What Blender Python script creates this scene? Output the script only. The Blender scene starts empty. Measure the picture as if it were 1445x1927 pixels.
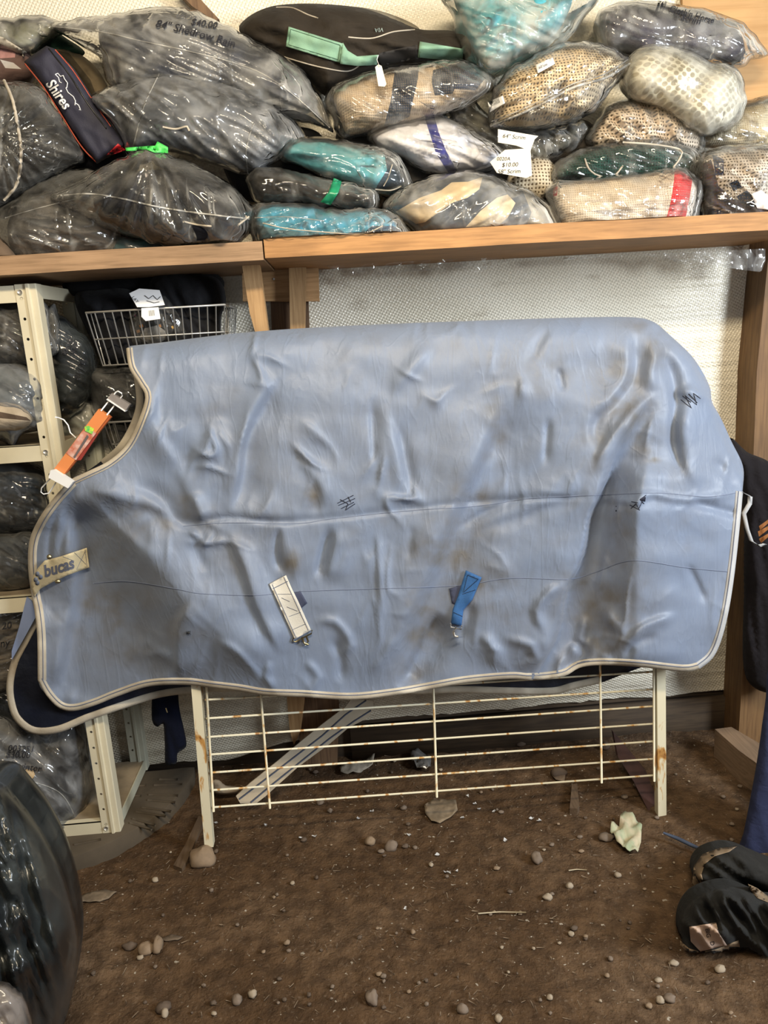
import bpy, math, random
import numpy as np
from mathutils import Vector, Matrix, noise
from mathutils.geometry import delaunay_2d_cdt
from mathutils.bvhtree import BVHTree
random.seed(7); np.random.seed(7)
S = bpy.context.scene
COL = S.collection
R = math.radians
# ---------------- camera ----------------
FPX, W, H = 1450.0, 1445, 1927
EYE = Vector((0, 0, 1.5))
ROT = (Matrix.Rotation(R(-2.7), 3, 'Z') @ Matrix.Rotation(R(90-13.1), 3, 'X') @ Matrix.Rotation(R(-3.5), 3, 'Z'))
cd = bpy.data.cameras.new('camera'); cam = bpy.data.objects.new('camera', cd); COL.objects.link(cam)
cd.sensor_fit = 'VERTICAL'; cd.sensor_height = 36; cd.lens = FPX/H*36
cd.clip_start = .02
cam.matrix_world = Matrix.Translation(EYE) @ ROT.to_4x4()
S.camera = cam
# ---------------- world, lights, exposure ----------------
w = bpy.data.worlds.new('world'); S.world = w; w.use_nodes = True
bg = w.node_tree.nodes['Background']; bg.inputs[0].default_value = (1.0, .93, .82, 1); bg.inputs[1].default_value = .10
def area(name, loc, target, size, size_y, energy, color):
    l = bpy.data.lights.new(name, 'AREA'); l.shape = 'RECTANGLE'; l.size = size; l.size_y = size_y
    l.energy = energy; l.color = color
    o = bpy.data.objects.new(name, l); COL.objects.link(o); o.location = loc
    o.rotation_euler = (Vector(target)-Vector(loc)).to_track_quat('-Z', 'Y').to_euler()
    return o
area('doorway_daylight', (2.75, -.1, 2.05), (.1, 2.2, 1.1), .7, 1.2, 108, (.86, .93, 1.0))
area('ceiling_strip_light', (.1, .15, 2.75), (.1, 2.3, 1.5), 1.2, .16, 56, (1.0, .84, .60))
area('front_fill', (-.3, -2.6, 1.5), (0, 2.3, 1.0), 2.6, 1.8, 11, (.93, .95, 1.0))  # added fill light behind the camera, lifts the wall and front faces
S.view_settings.view_transform = 'Standard'; S.view_settings.look = 'None'
S.view_settings.gamma = 1; S.view_settings.use_curve_mapping = False
S.view_settings.exposure = .35
S.cycles.transparent_max_bounces = 24
# ---------------- projection helpers (turn a traced outline into metres at its real depth) ----------------
RN = np.array(ROT)
def rays(x, y):
    x = np.asarray(x, float); y = np.asarray(y, float)
    d = np.stack([(x-W/2)/FPX, -(y-H/2)/FPX, -np.ones_like(x)], -1)
    return d @ RN.T
def at(x, y, Y):
    d = rays(x, y); t = np.asarray(Y)/d[..., 1]
    return np.array([0, 0, 1.5]) + d*t[..., None]
def A(x, y, Y): return Vector(at(float(x), float(y), float(Y)))
def gr(x, y, z=0.0):
    d = rays(float(x), float(y)); t = (z-1.5)/d[2]
    return Vector((d[0]*t, d[1]*t, z))
def nz(x, y, z=0.0): return noise.noise((float(x), float(y), float(z)))
def nzv(x, y, s, seed=0.0):
    return np.array([noise.noise((float(a)/s, float(b)/s, seed)) for a, b in zip(x, y)])
# ---------------- polygon helpers ----------------
def smooth(pts, step=8, closed=True):
    P = np.array(pts, float); n = len(P); out = []
    rng = range(n if closed else n-1)
    for i in rng:
        if closed: a, b, c, d = P[i-1], P[i], P[(i+1) % n], P[(i+2) % n]
        else: a, b, c, d = P[max(i-1, 0)], P[i], P[i+1], P[min(i+2, n-1)]
        m = max(1, int(np.linalg.norm(c-b)/step))
        for k in range(m):
            t = k/m
            out.append(.5*((2*b)+(-a+c)*t+(2*a-5*b+4*c-d)*t*t+(-a+3*b-3*c+d)*t**3))
    if not closed: out.append(P[-1])
    return np.array(out)
def dense(pts, step=6, closed=True):
    P = np.array(pts, float); out = []
    n = len(P)
    for i in range(n if closed else n-1):
        b, c = P[i], P[(i+1) % n]; m = max(1, int(np.linalg.norm(c-b)/step))
        for k in range(m): out.append(b+(c-b)*k/m)
    if not closed: out.append(P[-1])
    return np.array(out)
def inside(poly, X, Y):
    r = np.zeros(len(X), bool); n = len(poly)
    for i in range(n):
        x1, y1 = poly[i-1]; x2, y2 = poly[i]
        if y1 == y2: continue
        c = ((y1 > Y) != (y2 > Y)) & (X < (x2-x1)*(Y-y1)/(y2-y1)+x1)
        r ^= c
    return r
def segdist(pts, X, Y, closed=True):
    """distance, signed side, parameter along the polyline"""
    n = len(pts); best = np.full(len(X), 1e9); side = np.zeros(len(X)); par = np.zeros(len(X))
    L = [0.0]
    for i in range(n-1): L.append(L[-1]+float(np.hypot(*(np.array(pts[i+1])-np.array(pts[i])))))
    for i in range(n if closed else n-1):
        x1, y1 = pts[i]; x2, y2 = pts[(i+1) % n]
        dx, dy = x2-x1, y2-y1; l2 = dx*dx+dy*dy+1e-9
        t = np.clip(((X-x1)*dx+(Y-y1)*dy)/l2, 0, 1)
        ex, ey = X-x1-t*dx, Y-y1-t*dy; d = np.hypot(ex, ey)
        m = d < best
        best[m] = d[m]; side[m] = np.sign(dx*ey-dy*ex)[m]
        if not closed: par[m] = ((L[i]+t*math.sqrt(l2))/L[-1])[m]
    return best, side, par
def tri(outline, step, pats=(), holes=()):
    """triangulated filling of an outline -> verts(px), tris"""
    o = np.array(outline); x0, y0 = o.min(0); x1, y1 = o.max(0)
    gx, gy = np.meshgrid(np.arange(x0+step/2, x1, step), np.arange(y0+step/2, y1, step*.87))
    gx = gx + (np.arange(gx.shape[0]) % 2)[:, None]*step/2
    X = gx.ravel(); Y = gy.ravel()
    m = inside(o, X, Y); X, Y = X[m], Y[m]
    d, _, _ = segdist(o, X, Y); m = d > step*.45; X, Y = X[m], Y[m]
    V = [Vector(p) for p in o]; E = [(i, (i+1) % len(o)) for i in range(len(o))]
    for p in list(pats)+list(holes):
        q = dense(p, step); k = len(V)
        V += [Vector(a) for a in q]; E += [(k+i, k+(i+1) % len(q)) for i in range(len(q))]
        d, _, _ = segdist(q, X, Y); m = d > step*.3; X, Y = X[m], Y[m]
    V += [Vector((a, b)) for a, b in zip(X, Y)]
    vo, eo, fo, *_ = delaunay_2d_cdt(V, E, [], 0, 1e-4)
    vo = np.array([(v.x, v.y) for v in vo]); fo = np.array([f for f in fo if len(f) == 3])
    c = vo[fo].mean(1); m = inside(o, c[:, 0], c[:, 1])
    for h in holes: m &= ~inside(np.array(h), c[:, 0], c[:, 1])
    fo = fo[m]
    used = np.unique(fo); mp = -np.ones(len(vo), int); mp[used] = np.arange(len(used))
    vo = vo[used]; fo = mp[fo]
    # orientation: make it wind so the normal faces the viewer (px y goes down)
    a, b, c = vo[fo[:, 0]], vo[fo[:, 1]], vo[fo[:, 2]]
    cr = (b-a)[:, 0]*(c-a)[:, 1]-(b-a)[:, 1]*(c-a)[:, 0]
    fo[cr > 0] = fo[cr > 0][:, ::-1]
    return vo, fo
def boundary(faces):
    E = {}
    for f in faces:
        n = len(f)
        for i in range(n):
            e = (int(f[i]), int(f[(i+1) % n])); E[e] = E.get(e, 0)+1
    return [e for e in E if (e[1], e[0]) not in E]
# ---------------- object helpers ----------------
def thing(name, label, cat, loc=(0, 0, 0), group=None):
    o = bpy.data.objects.new(name, None); COL.objects.link(o); o.location = loc; o.empty_display_size = .05
    o['label'] = label; o['category'] = cat
    if group: o['group'] = group
    return o
def tag(o, label, cat, group=None):
    o['label'] = label; o['category'] = cat
    if group: o['group'] = group
    return o
def wloc(p):
    l = Vector(p.location)
    while p.parent: p = p.parent; l += p.location
    return l
def obj(name, V, F, mats, parent=None, flat=False, matidx=None, col=None, vcol=None, origin=None, label=None):
    me = bpy.data.meshes.new(name); V = np.array([tuple(v) for v in V], float)
    off = np.array(wloc(parent)) if parent else (np.array(origin) if origin is not None else np.array([V[:, 0].mean(), V[:, 1].mean(), V[:, 2].min()]))
    me.from_pydata((V-off).tolist(), [], [tuple(int(i) for i in f) for f in F])
    if not isinstance(mats, (list, tuple)): mats = [mats]
    for m in mats: me.materials.append(m)
    if matidx is not None: me.polygons.foreach_set('material_index', np.array(matidx, np.int32))
    me.polygons.foreach_set('use_smooth', [not flat]*len(me.polygons))
    if col is not None:       # per-face colour (surface pattern)
        a = me.color_attributes.new('Col', 'FLOAT_COLOR', 'CORNER'); buf = []
        for p in me.polygons:
            c = col[p.index]
            for _ in range(p.loop_total): buf += [c[0], c[1], c[2], 1]
        a.data.foreach_set('color', buf)
    if vcol is not None:
        a = me.color_attributes.new('Col', 'FLOAT_COLOR', 'POINT')
        a.data.foreach_set('color', np.concatenate([vcol, np.ones((len(vcol), 1))], 1).ravel())
    me.update()
    o = bpy.data.objects.new(name, me); COL.objects.link(o)
    if parent: o.parent = parent
    else: o.location = off
    if label: o['label'] = label
    return o
class MB:
    def __init__(s): s.v = []; s.f = []
    def add(s, V, F):
        k = len(s.v); s.v += [tuple(v) for v in V]; s.f += [tuple(int(i)+k for i in f) for f in F]; return s
    def box(s, a, b, mtx=None):
        x0, y0, z0 = a; x1, y1, z1 = b
        V = [Vector(p) for p in ((x0, y0, z0), (x1, y0, z0), (x1, y1, z0), (x0, y1, z0), (x0, y0, z1), (x1, y0, z1), (x1, y1, z1), (x0, y1, z1))]
        if mtx: V = [mtx @ v for v in V]
        return s.add(V, [(0, 3, 2, 1), (4, 5, 6, 7), (0, 1, 5, 4), (1, 2, 6, 5), (2, 3, 7, 6), (3, 0, 4, 7)])
    def tube(s, pts, r, n=8, closed=False):
        P = [Vector(p) for p in pts]; m = len(P); k = len(s.v)
        rr = r if isinstance(r, (list, tuple)) else [r]*m
        up = Vector((.13, .27, .95)).normalized()
        for i in range(m):
            if closed: t = P[(i+1) % m]-P[i-1]
            else: t = P[min(i+1, m-1)]-P[max(i-1, 0)]
            t = t.normalized() if t.length > 1e-9 else Vector((0, 0, 1))
            if abs(t.dot(up)) > .95: u = t.cross(Vector((1, 0, 0))).normalized()
            else: u = t.cross(up).normalized()
            v = t.cross(u).normalized()
            for j in range(n):
                a = 2*math.pi*j/n; s.v.append(tuple(P[i]+(u*math.cos(a)+v*math.sin(a))*rr[i]))
        for i in range(m if closed else m-1):
            i2 = (i+1) % m
            for j in range(n):
                j2 = (j+1) % n; s.f.append((k+i*n+j, k+i*n+j2, k+i2*n+j2, k+i2*n+j))
        if not closed:
            s.f.append(tuple(k+j for j in range(n))); s.f.append(tuple(k+(m-1)*n+j for j in reversed(range(n))))
        return s
    def ball(s, c, r, n=12, seed=0, rough=.0):
        k = len(s.v); rings = n//2
        for i in range(rings+1):
            th = math.pi*i/rings
            for j in range(n):
                ph = 2*math.pi*j/n; d = Vector((math.sin(th)*math.cos(ph), math.sin(th)*math.sin(ph), math.cos(th)))
                q = 1+rough*nz(d.x*1.3+seed, d.y*1.3, d.z*1.3)
                s.v.append((c[0]+d.x*r[0]*q, c[1]+d.y*r[1]*q, c[2]+d.z*r[2]*q))
        for i in range(rings):
            for j in range(n):
                j2 = (j+1) % n; s.f.append((k+i*n+j, k+(i+1)*n+j, k+(i+1)*n+j2, k+i*n+j2))
        return s
    def obj(s, name, mat, parent=None, flat=False, **kw): return obj(name, s.v, s.f, mat, parent, flat, **kw)
def prism(poly, Y, thick, mat, name, parent=None, flat=True, **kw):
    """traced outline at depth Y, extruded backwards by a real thickness"""
    vo, fo = tri(poly, 1e4)
    Yv = Y(vo[:, 0], vo[:, 1]) if callable(Y) else np.full(len(vo), float(Y))
    F = at(vo[:, 0], vo[:, 1], Yv); B = F+np.array([0, thick, 0]); n = len(F)
    fs = [tuple(f) for f in fo]+[tuple(int(i)+n for i in f[::-1]) for f in fo]
    for a, b in boundary(fo): fs.append((b, a, a+n, b+n))
    return obj(name, np.vstack([F, B]), fs, mat, parent, flat, **kw)
# ---------------- materials ----------------
def ramp(nt, src, stops):
    r = nt.nodes.new('ShaderNodeValToRGB'); e = r.color_ramp.elements
    while len(e) < len(stops): e.new(.5)
    for el, (p, c) in zip(e, stops):
        el.position = p; el.color = (c[0], c[1], c[2], 1) if hasattr(c, '__len__') else (c, c, c, 1)
    nt.links.new(src, r.inputs[0]); return r.outputs[0]
def coords(nt, xz=False, scale=(1, 1, 1), rot=(0, 0, 0)):
    tc = nt.nodes.new('ShaderNodeTexCoord'); out = tc.outputs['Object']
    if xz:
        sp = nt.nodes.new('ShaderNodeSeparateXYZ'); cb = nt.nodes.new('ShaderNodeCombineXYZ')
        nt.links.new(out, sp.inputs[0]); nt.links.new(sp.outputs[0], cb.inputs[0]); nt.links.new(sp.outputs[2], cb.inputs[1]); out = cb.outputs[0]
    mp = nt.nodes.new('ShaderNodeMapping'); mp.inputs['Scale'].default_value = scale; mp.inputs['Rotation'].default_value = rot
    nt.links.new(out, mp.inputs[0]); return mp.outputs[0]
def tex(nt, vec, scale, detail=4, dist=0, kind='FBM', rough=.5):
    n = nt.nodes.new('ShaderNodeTexNoise'); n.noise_type = kind; n.inputs['Scale'].default_value = scale
    n.inputs['Detail'].default_value = detail; n.inputs['Distortion'].default_value = dist; n.inputs['Roughness'].default_value = rough
    nt.links.new(vec, n.inputs['Vector']); return n.outputs[0]
def vor(nt, vec, scale, rnd=.2, feature='F1'):
    n = nt.nodes.new('ShaderNodeTexVoronoi'); n.voronoi_dimensions = '2D'; n.feature = feature
    n.inputs['Scale'].default_value = scale; n.inputs['Randomness'].default_value = rnd
    nt.links.new(vec, n.inputs['Vector']); return n.outputs['Distance']
def mixc(nt, fac, a, b, mode='MIX'):
    m = nt.nodes.new('ShaderNodeMix'); m.data_type = 'RGBA'; m.blend_type = mode
    for s, v in ((m.inputs[0], fac), (m.inputs[6], a), (m.inputs[7], b)):
        if hasattr(v, 'is_linked'): nt.links.new(v, s)
        elif hasattr(v, '__len__'): s.default_value = (v[0], v[1], v[2], 1)
        else: s.default_value = v
    return m.outputs[2]
def bump(nt, h, strength, dist=.002, prev=None):
    b = nt.nodes.new('ShaderNodeBump'); b.inputs['Strength'].default_value = strength; b.inputs['Distance'].default_value = dist
    nt.links.new(h, b.inputs['Height'])
    if prev is not None: nt.links.new(prev, b.inputs['Normal'])
    return b.outputs[0]
def newmat(name):
    m = bpy.data.materials.new(name); m.use_nodes = True; nt = m.node_tree
    return m, nt, nt.nodes['Principled BSDF']
def setc(nt, bsdf, c, sock='Base Color'):
    if hasattr(c, 'is_linked'): nt.links.new(c, bsdf.inputs[sock])
    else: bsdf.inputs[sock].default_value = (c[0], c[1], c[2], 1)
def simple(name, c, rough=.6, metal=0, var=.25, vs=8, bs=60, bstr=.3, c2=None, bdist=.002, spec=.5):
    m, nt, b = newmat(name); v = coords(nt)
    n = tex(nt, v, vs, 6)
    c2 = c2 or tuple(x*(1-var) for x in c)
    setc(nt, b, ramp(nt, n, [(.35, c2), (.65, c)]))
    b.inputs['Roughness'].default_value = rough; b.inputs['Metallic'].default_value = metal
    b.inputs['Specular IOR Level'].default_value = spec
    nt.links.new(bump(nt, tex(nt, v, bs, 3), bstr, bdist), b.inputs['Normal']); return m
def woodmat(name, c1, c2, axis=0, rough=.7, sc=1.0, dirt=.0):
    m, nt, b = newmat(name); s = [14*sc]*3; s[axis] = .9*sc
    v = coords(nt, scale=s); n = tex(nt, v, 1.6, 8, 1.2)
    f = tex(nt, v, 9, 3, .3)
    c = ramp(nt, n, [(.30, c2), (.48, c1), (.55, tuple(x*.86 for x in c1)), (.70, c1)])
    c = mixc(nt, .55, c, ramp(nt, f, [(.36, c2), (.60, c1)]))
    c = mixc(nt, ramp(nt, tex(nt, coords(nt), 5, 6), [(.45, 0), (.7, .35)]), c, tuple(x*.45 for x in c2))
    if dirt: c = mixc(nt, ramp(nt, tex(nt, coords(nt), 4, 6), [(.45, 0), (.75, dirt)]), c, (.06, .04, .025))
    setc(nt, b, c); b.inputs['Roughness'].default_value = rough
    nt.links.new(bump(nt, f, .35, .002), b.inputs['Normal']); return m
def clothmat(name, kind='plain', rough=.85, scale=1.0, rot=0, hole=(.10, .07, .04), sheen=.02):
    """pattern colour comes from the mesh's Col attribute; the weave from the kind"""
    m, nt, b = newmat(name); at_ = nt.nodes.new('ShaderNodeAttribute'); at_.attribute_name = 'Col'; c = at_.outputs['Color']
    v = coords(nt); vx = coords(nt, True, rot=(0, 0, R(rot)))
    c = mixc(nt, ramp(nt, tex(nt, v, 14, 5), [(.35, .28), (.65, 0)]), c, (0, 0, 0))
    nrm = bump(nt, tex(nt, v, 22, 4, .5), .5, .012)
    if kind == 'knit':
        d = vor(nt, vx, 170*scale, .12); c = mixc(nt, ramp(nt, d, [(.18, .45), (.42, 0)]), c, tuple(x*.5 for x in (.5, .4, .3)))
        nrm = bump(nt, d, .8, .003, nrm)
    elif kind == 'mesh':
        d = vor(nt, vx, 120*scale, .15); c = mixc(nt, ramp(nt, d, [(.22, 1), (.32, 0)]), c, hole)
        nrm = bump(nt, d, .8, .003, nrm)
    elif kind == 'net':
        vx = coords(nt, True, scale=(1, 1.25, 1), rot=(0, 0, R(45)))
        d = vor(nt, vx, 52*scale, .25); c = mixc(nt, ramp(nt, d, [(.34, 1), (.46, 0)]), c, hole)
        nrm = bump(nt, d, .8, .004, nrm)
    elif kind == 'fleece': nrm = bump(nt, tex(nt, v, 260, 2), .6, .003, nrm)
    else: nrm = bump(nt, tex(nt, v, 400, 1), .12, .001, nrm)
    setc(nt, b, c); b.inputs['Roughness'].default_value = rough; b.inputs['Sheen Weight'].default_value = sheen
    b.inputs['Specular IOR Level'].default_value = .15
    nt.links.new(nrm, b.inputs['Normal']); return m
def film(name, milk=.15, tint=(.9, .88, .82), rough=.09, bs=1.0, gloss=1.0, ang=30):
    """thin polythene: see-through with a milky share, sharp crinkled highlights"""
    m, nt, b = newmat(name); nt.nodes.remove(b); out = nt.nodes['Material Output']
    v = coords(nt); va = coords(nt, scale=(1, 1, 4), rot=(0, R(ang), 0))
    def crease(rot, sc, st, w_=.035):
        vc_ = coords(nt, scale=(1, 1, st), rot=(0, R(rot), 0)); q = tex(nt, vc_, sc*bs, 2, .6)
        return ramp(nt, q, [(.5-w_, 0), (.5, 1), (.5+w_, 0)])
    def mul(a_, b_):
        q = nt.nodes.new('ShaderNodeMath'); q.operation = 'MULTIPLY'; nt.links.new(a_, q.inputs[0])
        if hasattr(b_, 'is_linked'): nt.links.new(b_, q.inputs[1])
        else: q.inputs[1].default_value = b_
        return q.outputs[0]
    msk = ramp(nt, tex(nt, v, 7, 3, .4), [(.46, .05), (.60, 1)])
    c1 = mul(crease(ang, 8.5, .16, .024), msk); c2 = mul(crease(ang+55, 6, .2, .02), msk); c3 = crease(ang-40, 15, .35, .04)
    nr = bump(nt, tex(nt, v, 7, 2, .4), .13, .02); nr = bump(nt, c1, .8, .006, nr); nr = bump(nt, c2, .7, .006, nr); nr = bump(nt, mul(c3, msk), .30, .003, nr)
    tr = nt.nodes.new('ShaderNodeBsdfTransparent'); tr.inputs[0].default_value = (.97, .97, .96, 1)
    df = nt.nodes.new('ShaderNodeBsdfDiffuse'); df.inputs[0].default_value = (*tint, 1)
    gl = nt.nodes.new('ShaderNodeBsdfGlossy'); gl.inputs['Roughness'].default_value = rough; nt.links.new(nr, gl.inputs['Normal'])
    lw = nt.nodes.new('ShaderNodeLayerWeight'); lw.inputs[0].default_value = .35
    mk = nt.nodes.new('ShaderNodeMath'); mk.operation = 'MULTIPLY_ADD'; nt.links.new(lw.outputs['Facing'], mk.inputs[0]); mk.inputs[1].default_value = .26; mk.inputs[2].default_value = milk
    ad = nt.nodes.new('ShaderNodeMath'); ad.operation = 'ADD'; nt.links.new(mk.outputs[0], ad.inputs[0]); nt.links.new(mul(c1, .22), ad.inputs[1])  # milky crease lines of the film, also painting in streak highlights
    ad2 = nt.nodes.new('ShaderNodeMath'); ad2.operation = 'ADD'; nt.links.new(ad.outputs[0], ad2.inputs[0]); nt.links.new(mul(c2, .14), ad2.inputs[1])
    mk2 = nt.nodes.new('ShaderNodeMath'); mk2.operation = 'MULTIPLY'; mk2.use_clamp = True; nt.links.new(ad2.outputs[0], mk2.inputs[0])
    nt.links.new(ramp(nt, tex(nt, v, 9, 4, 1), [(.38, .22), (.64, 1.15)]), mk2.inputs[1])
    m1 = nt.nodes.new('ShaderNodeMixShader'); nt.links.new(mk2.outputs[0], m1.inputs[0]); nt.links.new(tr.outputs[0], m1.inputs[1]); nt.links.new(df.outputs[0], m1.inputs[2])
    fr = nt.nodes.new('ShaderNodeFresnel'); fr.inputs[0].default_value = 1.5; nt.links.new(nr, fr.inputs['Normal'])
    fm = nt.nodes.new('ShaderNodeMath'); fm.operation = 'MULTIPLY'; fm.use_clamp = True; nt.links.new(fr.outputs[0], fm.inputs[0]); fm.inputs[1].default_value = 1.5*gloss
    m2 = nt.nodes.new('ShaderNodeMixShader'); nt.links.new(fm.outputs[0], m2.inputs[0]); nt.links.new(m1.outputs[0], m2.inputs[1]); nt.links.new(gl.outputs[0], m2.inputs[2])
    nt.links.new(m2.outputs[0], out.inputs[0]); return m
CL = {'plain': clothmat('cloth_plain'), 'knit': clothmat('cloth_knit', 'knit'), 'mesh': clothmat('cloth_mesh', 'mesh'),
      'mesh_big': clothmat('cloth_mesh_big', 'mesh', scale=.85), 'net': clothmat('cloth_net', 'net', hole=(.36, .31, .21)),
      'greenmesh': clothmat('cloth_green_mesh', 'mesh', scale=1.1, hole=(.004, .012, .01)), 'fleece': clothmat('cloth_fleece', 'fleece'),
      'shiny': clothmat('cloth_nylon', 'plain', rough=.45)}
FM = {'clear': film('film_clear', .035), 'haze': film('film_haze', .15, rough=.14), 'milk': film('film_milk', .34, (.80, .77, .66), rough=.25, gloss=.7),
      'grey': film('film_grey', .20, (.62, .63, .64), rough=.12, ang=-25), 'crisp': film('film_crisp', .03, rough=.06, bs=1.3, ang=60), 'smoke': film('film_smoke', .06, (.28, .32, .33), rough=.16)}
INK = simple('black_ink', (.015, .015, .02), .7, var=0, bstr=0)
WHITEP = simple('white_print', (.85, .85, .85), .6, var=.05, bstr=0)
PAPER = simple('cream_paper', (.80, .74, .62), .8, var=.08)
CREAM = simple('cream_webbing', (.52, .46, .37), .9, var=.3, vs=18, bs=500, bstr=.4)
GREYST = simple('grey_stripe', (.14, .16, .22), .9, var=.2)
STEEL = simple('steel', (.66, .64, .60), .35, .55, var=.2, bstr=.05)
BRASS = simple('tarnished_brass', (.55, .48, .30), .35, 1, var=.3, bstr=.1)
# ---------------- soft shapes ----------------
def heightfn(d, T, dm, p):
    q = np.clip(d/dm, 0, 1); return T*(1-(1-q)**2)**p
def pillow(name, outline, Yc, T, mat, parent, step=7, dm=None, p=.5, wr=None, seed=0., pats=(), col=None, back=.8, zmin=None, zmax=None, ymax=2.50, sm=True, lump=0.0, hfun=None, **kw):
    o = smooth(outline, step) if sm else dense(outline, step)
    vo, fo = tri(o, step, [q[0] for q in pats])
    X, Y = vo[:, 0], vo[:, 1]
    d, _, _ = segdist(o, X, Y); dm = dm or max(d)*.9
    h = heightfn(d, T, dm, p)
    q = np.clip(d/(dm*.5), 0, 1)
    if lump: h += q*lump*nzv(X, Y, 50, seed)+q*lump*.22*nzv(X, Y, 20, seed+3)
    if wr:
        if wr[0] == 'radial':
            _, cx, cy, k, amp = wr; an = np.arctan2(Y-cy, X-cx); rr = np.hypot(X-cx, Y-cy)
            n = np.array([noise.noise((math.cos(a)*k, math.sin(a)*k, r/150+seed)) for a, r in zip(an, rr)])
        else:
            ang, L1, L2, amp = wr; ca, sa = math.cos(R(ang)), math.sin(R(ang))
            u = (X*ca+Y*sa)/L1; v = (-X*sa+Y*ca)/L2
            n = np.array([noise.noise((a+.35*noise.noise((b*.4, a, seed)), b, seed)) for a, b in zip(u, v)])
        h += q**.7*amp*(1-2*np.abs(n)**.8*1.3)
    if hfun is not None: h = hfun(X, Y, h, d)
    F = at(X, Y, Yc-h)
    on = d < 1e-3*step
    B = at(X, Y, np.full(len(X), float(Yc))); B[:, 1] += heightfn(d, T*back, dm, p); B[:, 1] = np.minimum(B[:, 1], max(ymax, Yc+.01))
    n = len(X); mp = np.arange(n, 2*n)
    be = set(i for e in boundary(fo) for i in e)
    for i in be: mp[i] = i
    V = np.vstack([F, B])
    if zmin is not None: V[:, 2] = np.maximum(V[:, 2], zmin)
    fs = [tuple(f) for f in fo]+[tuple(int(mp[i]) for i in f[::-1]) for f in fo]
    cols = None
    if col is not None:
        c = vo[fo].mean(1); base = np.tile(np.array(col, float), (len(fo), 1))
        for poly, pc in pats: base[inside(np.array(dense(poly, step)), c[:, 0], c[:, 1])] = pc
        cols = np.vstack([base, np.tile(np.array(col, float), (len(fo), 1))])
    return obj(name, V, fs, mat, parent, col=cols, **kw)
def shrink(o, k=.93, dy=0):
    P = np.array(o, float); c = P.mean(0); return (c+(P-c)*k+np.array([0, dy])).tolist()
DG = None
def surf(objs):
    """BVH of things (world coordinates) for laying writing, straps and seams on them"""
    V = []; F = []
    for o in objs:
        k = len(V); l = wloc(o)
        V += [v.co+l for v in o.data.vertices]; F += [tuple(i+k for i in p.vertices) for p in o.data.polygons]
    return BVHTree.FromPolygons(V, F)
def hit(bvh, x, y, off=.002, fb=None):
    d = Vector(rays(float(x), float(y))).normalized(); r = bvh.ray_cast(EYE, d)
    if r[0] is None: return A(x, y, fb) if fb else None
    return r[0]-d*off
def line_on(name, bvh, pts, r, mat, parent, fb=None, off=.001, step=5, n=6, label=None, sm=True):
    P = smooth(pts, step, False) if sm else dense(pts, step, False)
    Q = [hit(bvh, x, y, off, fb) for x, y in P]; Q = [q for q in Q if q is not None]
    return MB().tube(Q, r, n).obj(name, mat, parent, label=label)
def lines_on(name, bvh, lst, r, mat, parent, fb=None, off=.001, label=None):
    m = MB()
    for pts in lst:
        Q = [hit(bvh, x, y, off, fb) for x, y in dense(pts, 5, False)]; Q = [q for q in Q if q is not None]
        if len(Q) > 1: m.tube(Q, r, 5)
    return m.obj(name, mat, parent, label=label)
def patch_on(name, bvh, poly, mat, parent, fb=None, off=.003, step=5, thick=.0015, label=None, sm=False, col=None, ruffle=0):
    o = smooth(poly, step) if sm else dense(poly, step); vo, fo = tri(o, step)
    P = []
    for x, y in vo:
        q = hit(bvh, x, y, off+ruffle*(.5+.5*nz(x/12, y/12)), fb); P.append(q if q is not None else A(x, y, fb or 2.2))
    P = np.array([tuple(p) for p in P]); B = P+np.array([0, thick, 0]); n = len(P)
    fs = [tuple(f) for f in fo]+[tuple(int(i)+n for i in f[::-1]) for f in fo]
    for a, b in boundary(fo): fs.append((b, a, a+n, b+n))
    c = None
    if col is not None: c = [col]*len(fs)
    return obj(name, np.vstack([P, B]), fs, mat, parent, label=label, col=c)
def text_on(name, bvh, s, x, y, hpx, ang, mat, parent, fb=None, off=.002, bold=0, shear=.2, sx=1.0, curve=0):
    cu = bpy.data.curves.new(name, 'FONT'); cu.body = s; cu.size = 1; cu.shear = shear; cu.offset = bold; cu.resolution_u = 3
    to = bpy.data.objects.new(name+'_tmp', cu); COL.objects.link(to)
    dg = bpy.context.evaluated_depsgraph_get(); dg.update()
    me = bpy.data.meshes.new_from_object(to.evaluated_get(dg)); bpy.data.objects.remove(to)
    ca, sa = math.cos(R(ang)), math.sin(R(ang)); V = []; k = hpx/.72
    for v in me.vertices:
        u = v.co.x*k*sx; t = -v.co.y*k+curve*u*u
        px, py = x+u*ca-t*sa, y+u*sa+t*ca
        q = hit(bvh, px, py, off, fb); V.append(q if q is not None else A(px, py, fb or 2.2))
    F = [tuple(p.vertices) for p in me.polygons]
    return obj(name, V, F, mat, parent, flat=True)
SHELF_Z = 1.748
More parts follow.
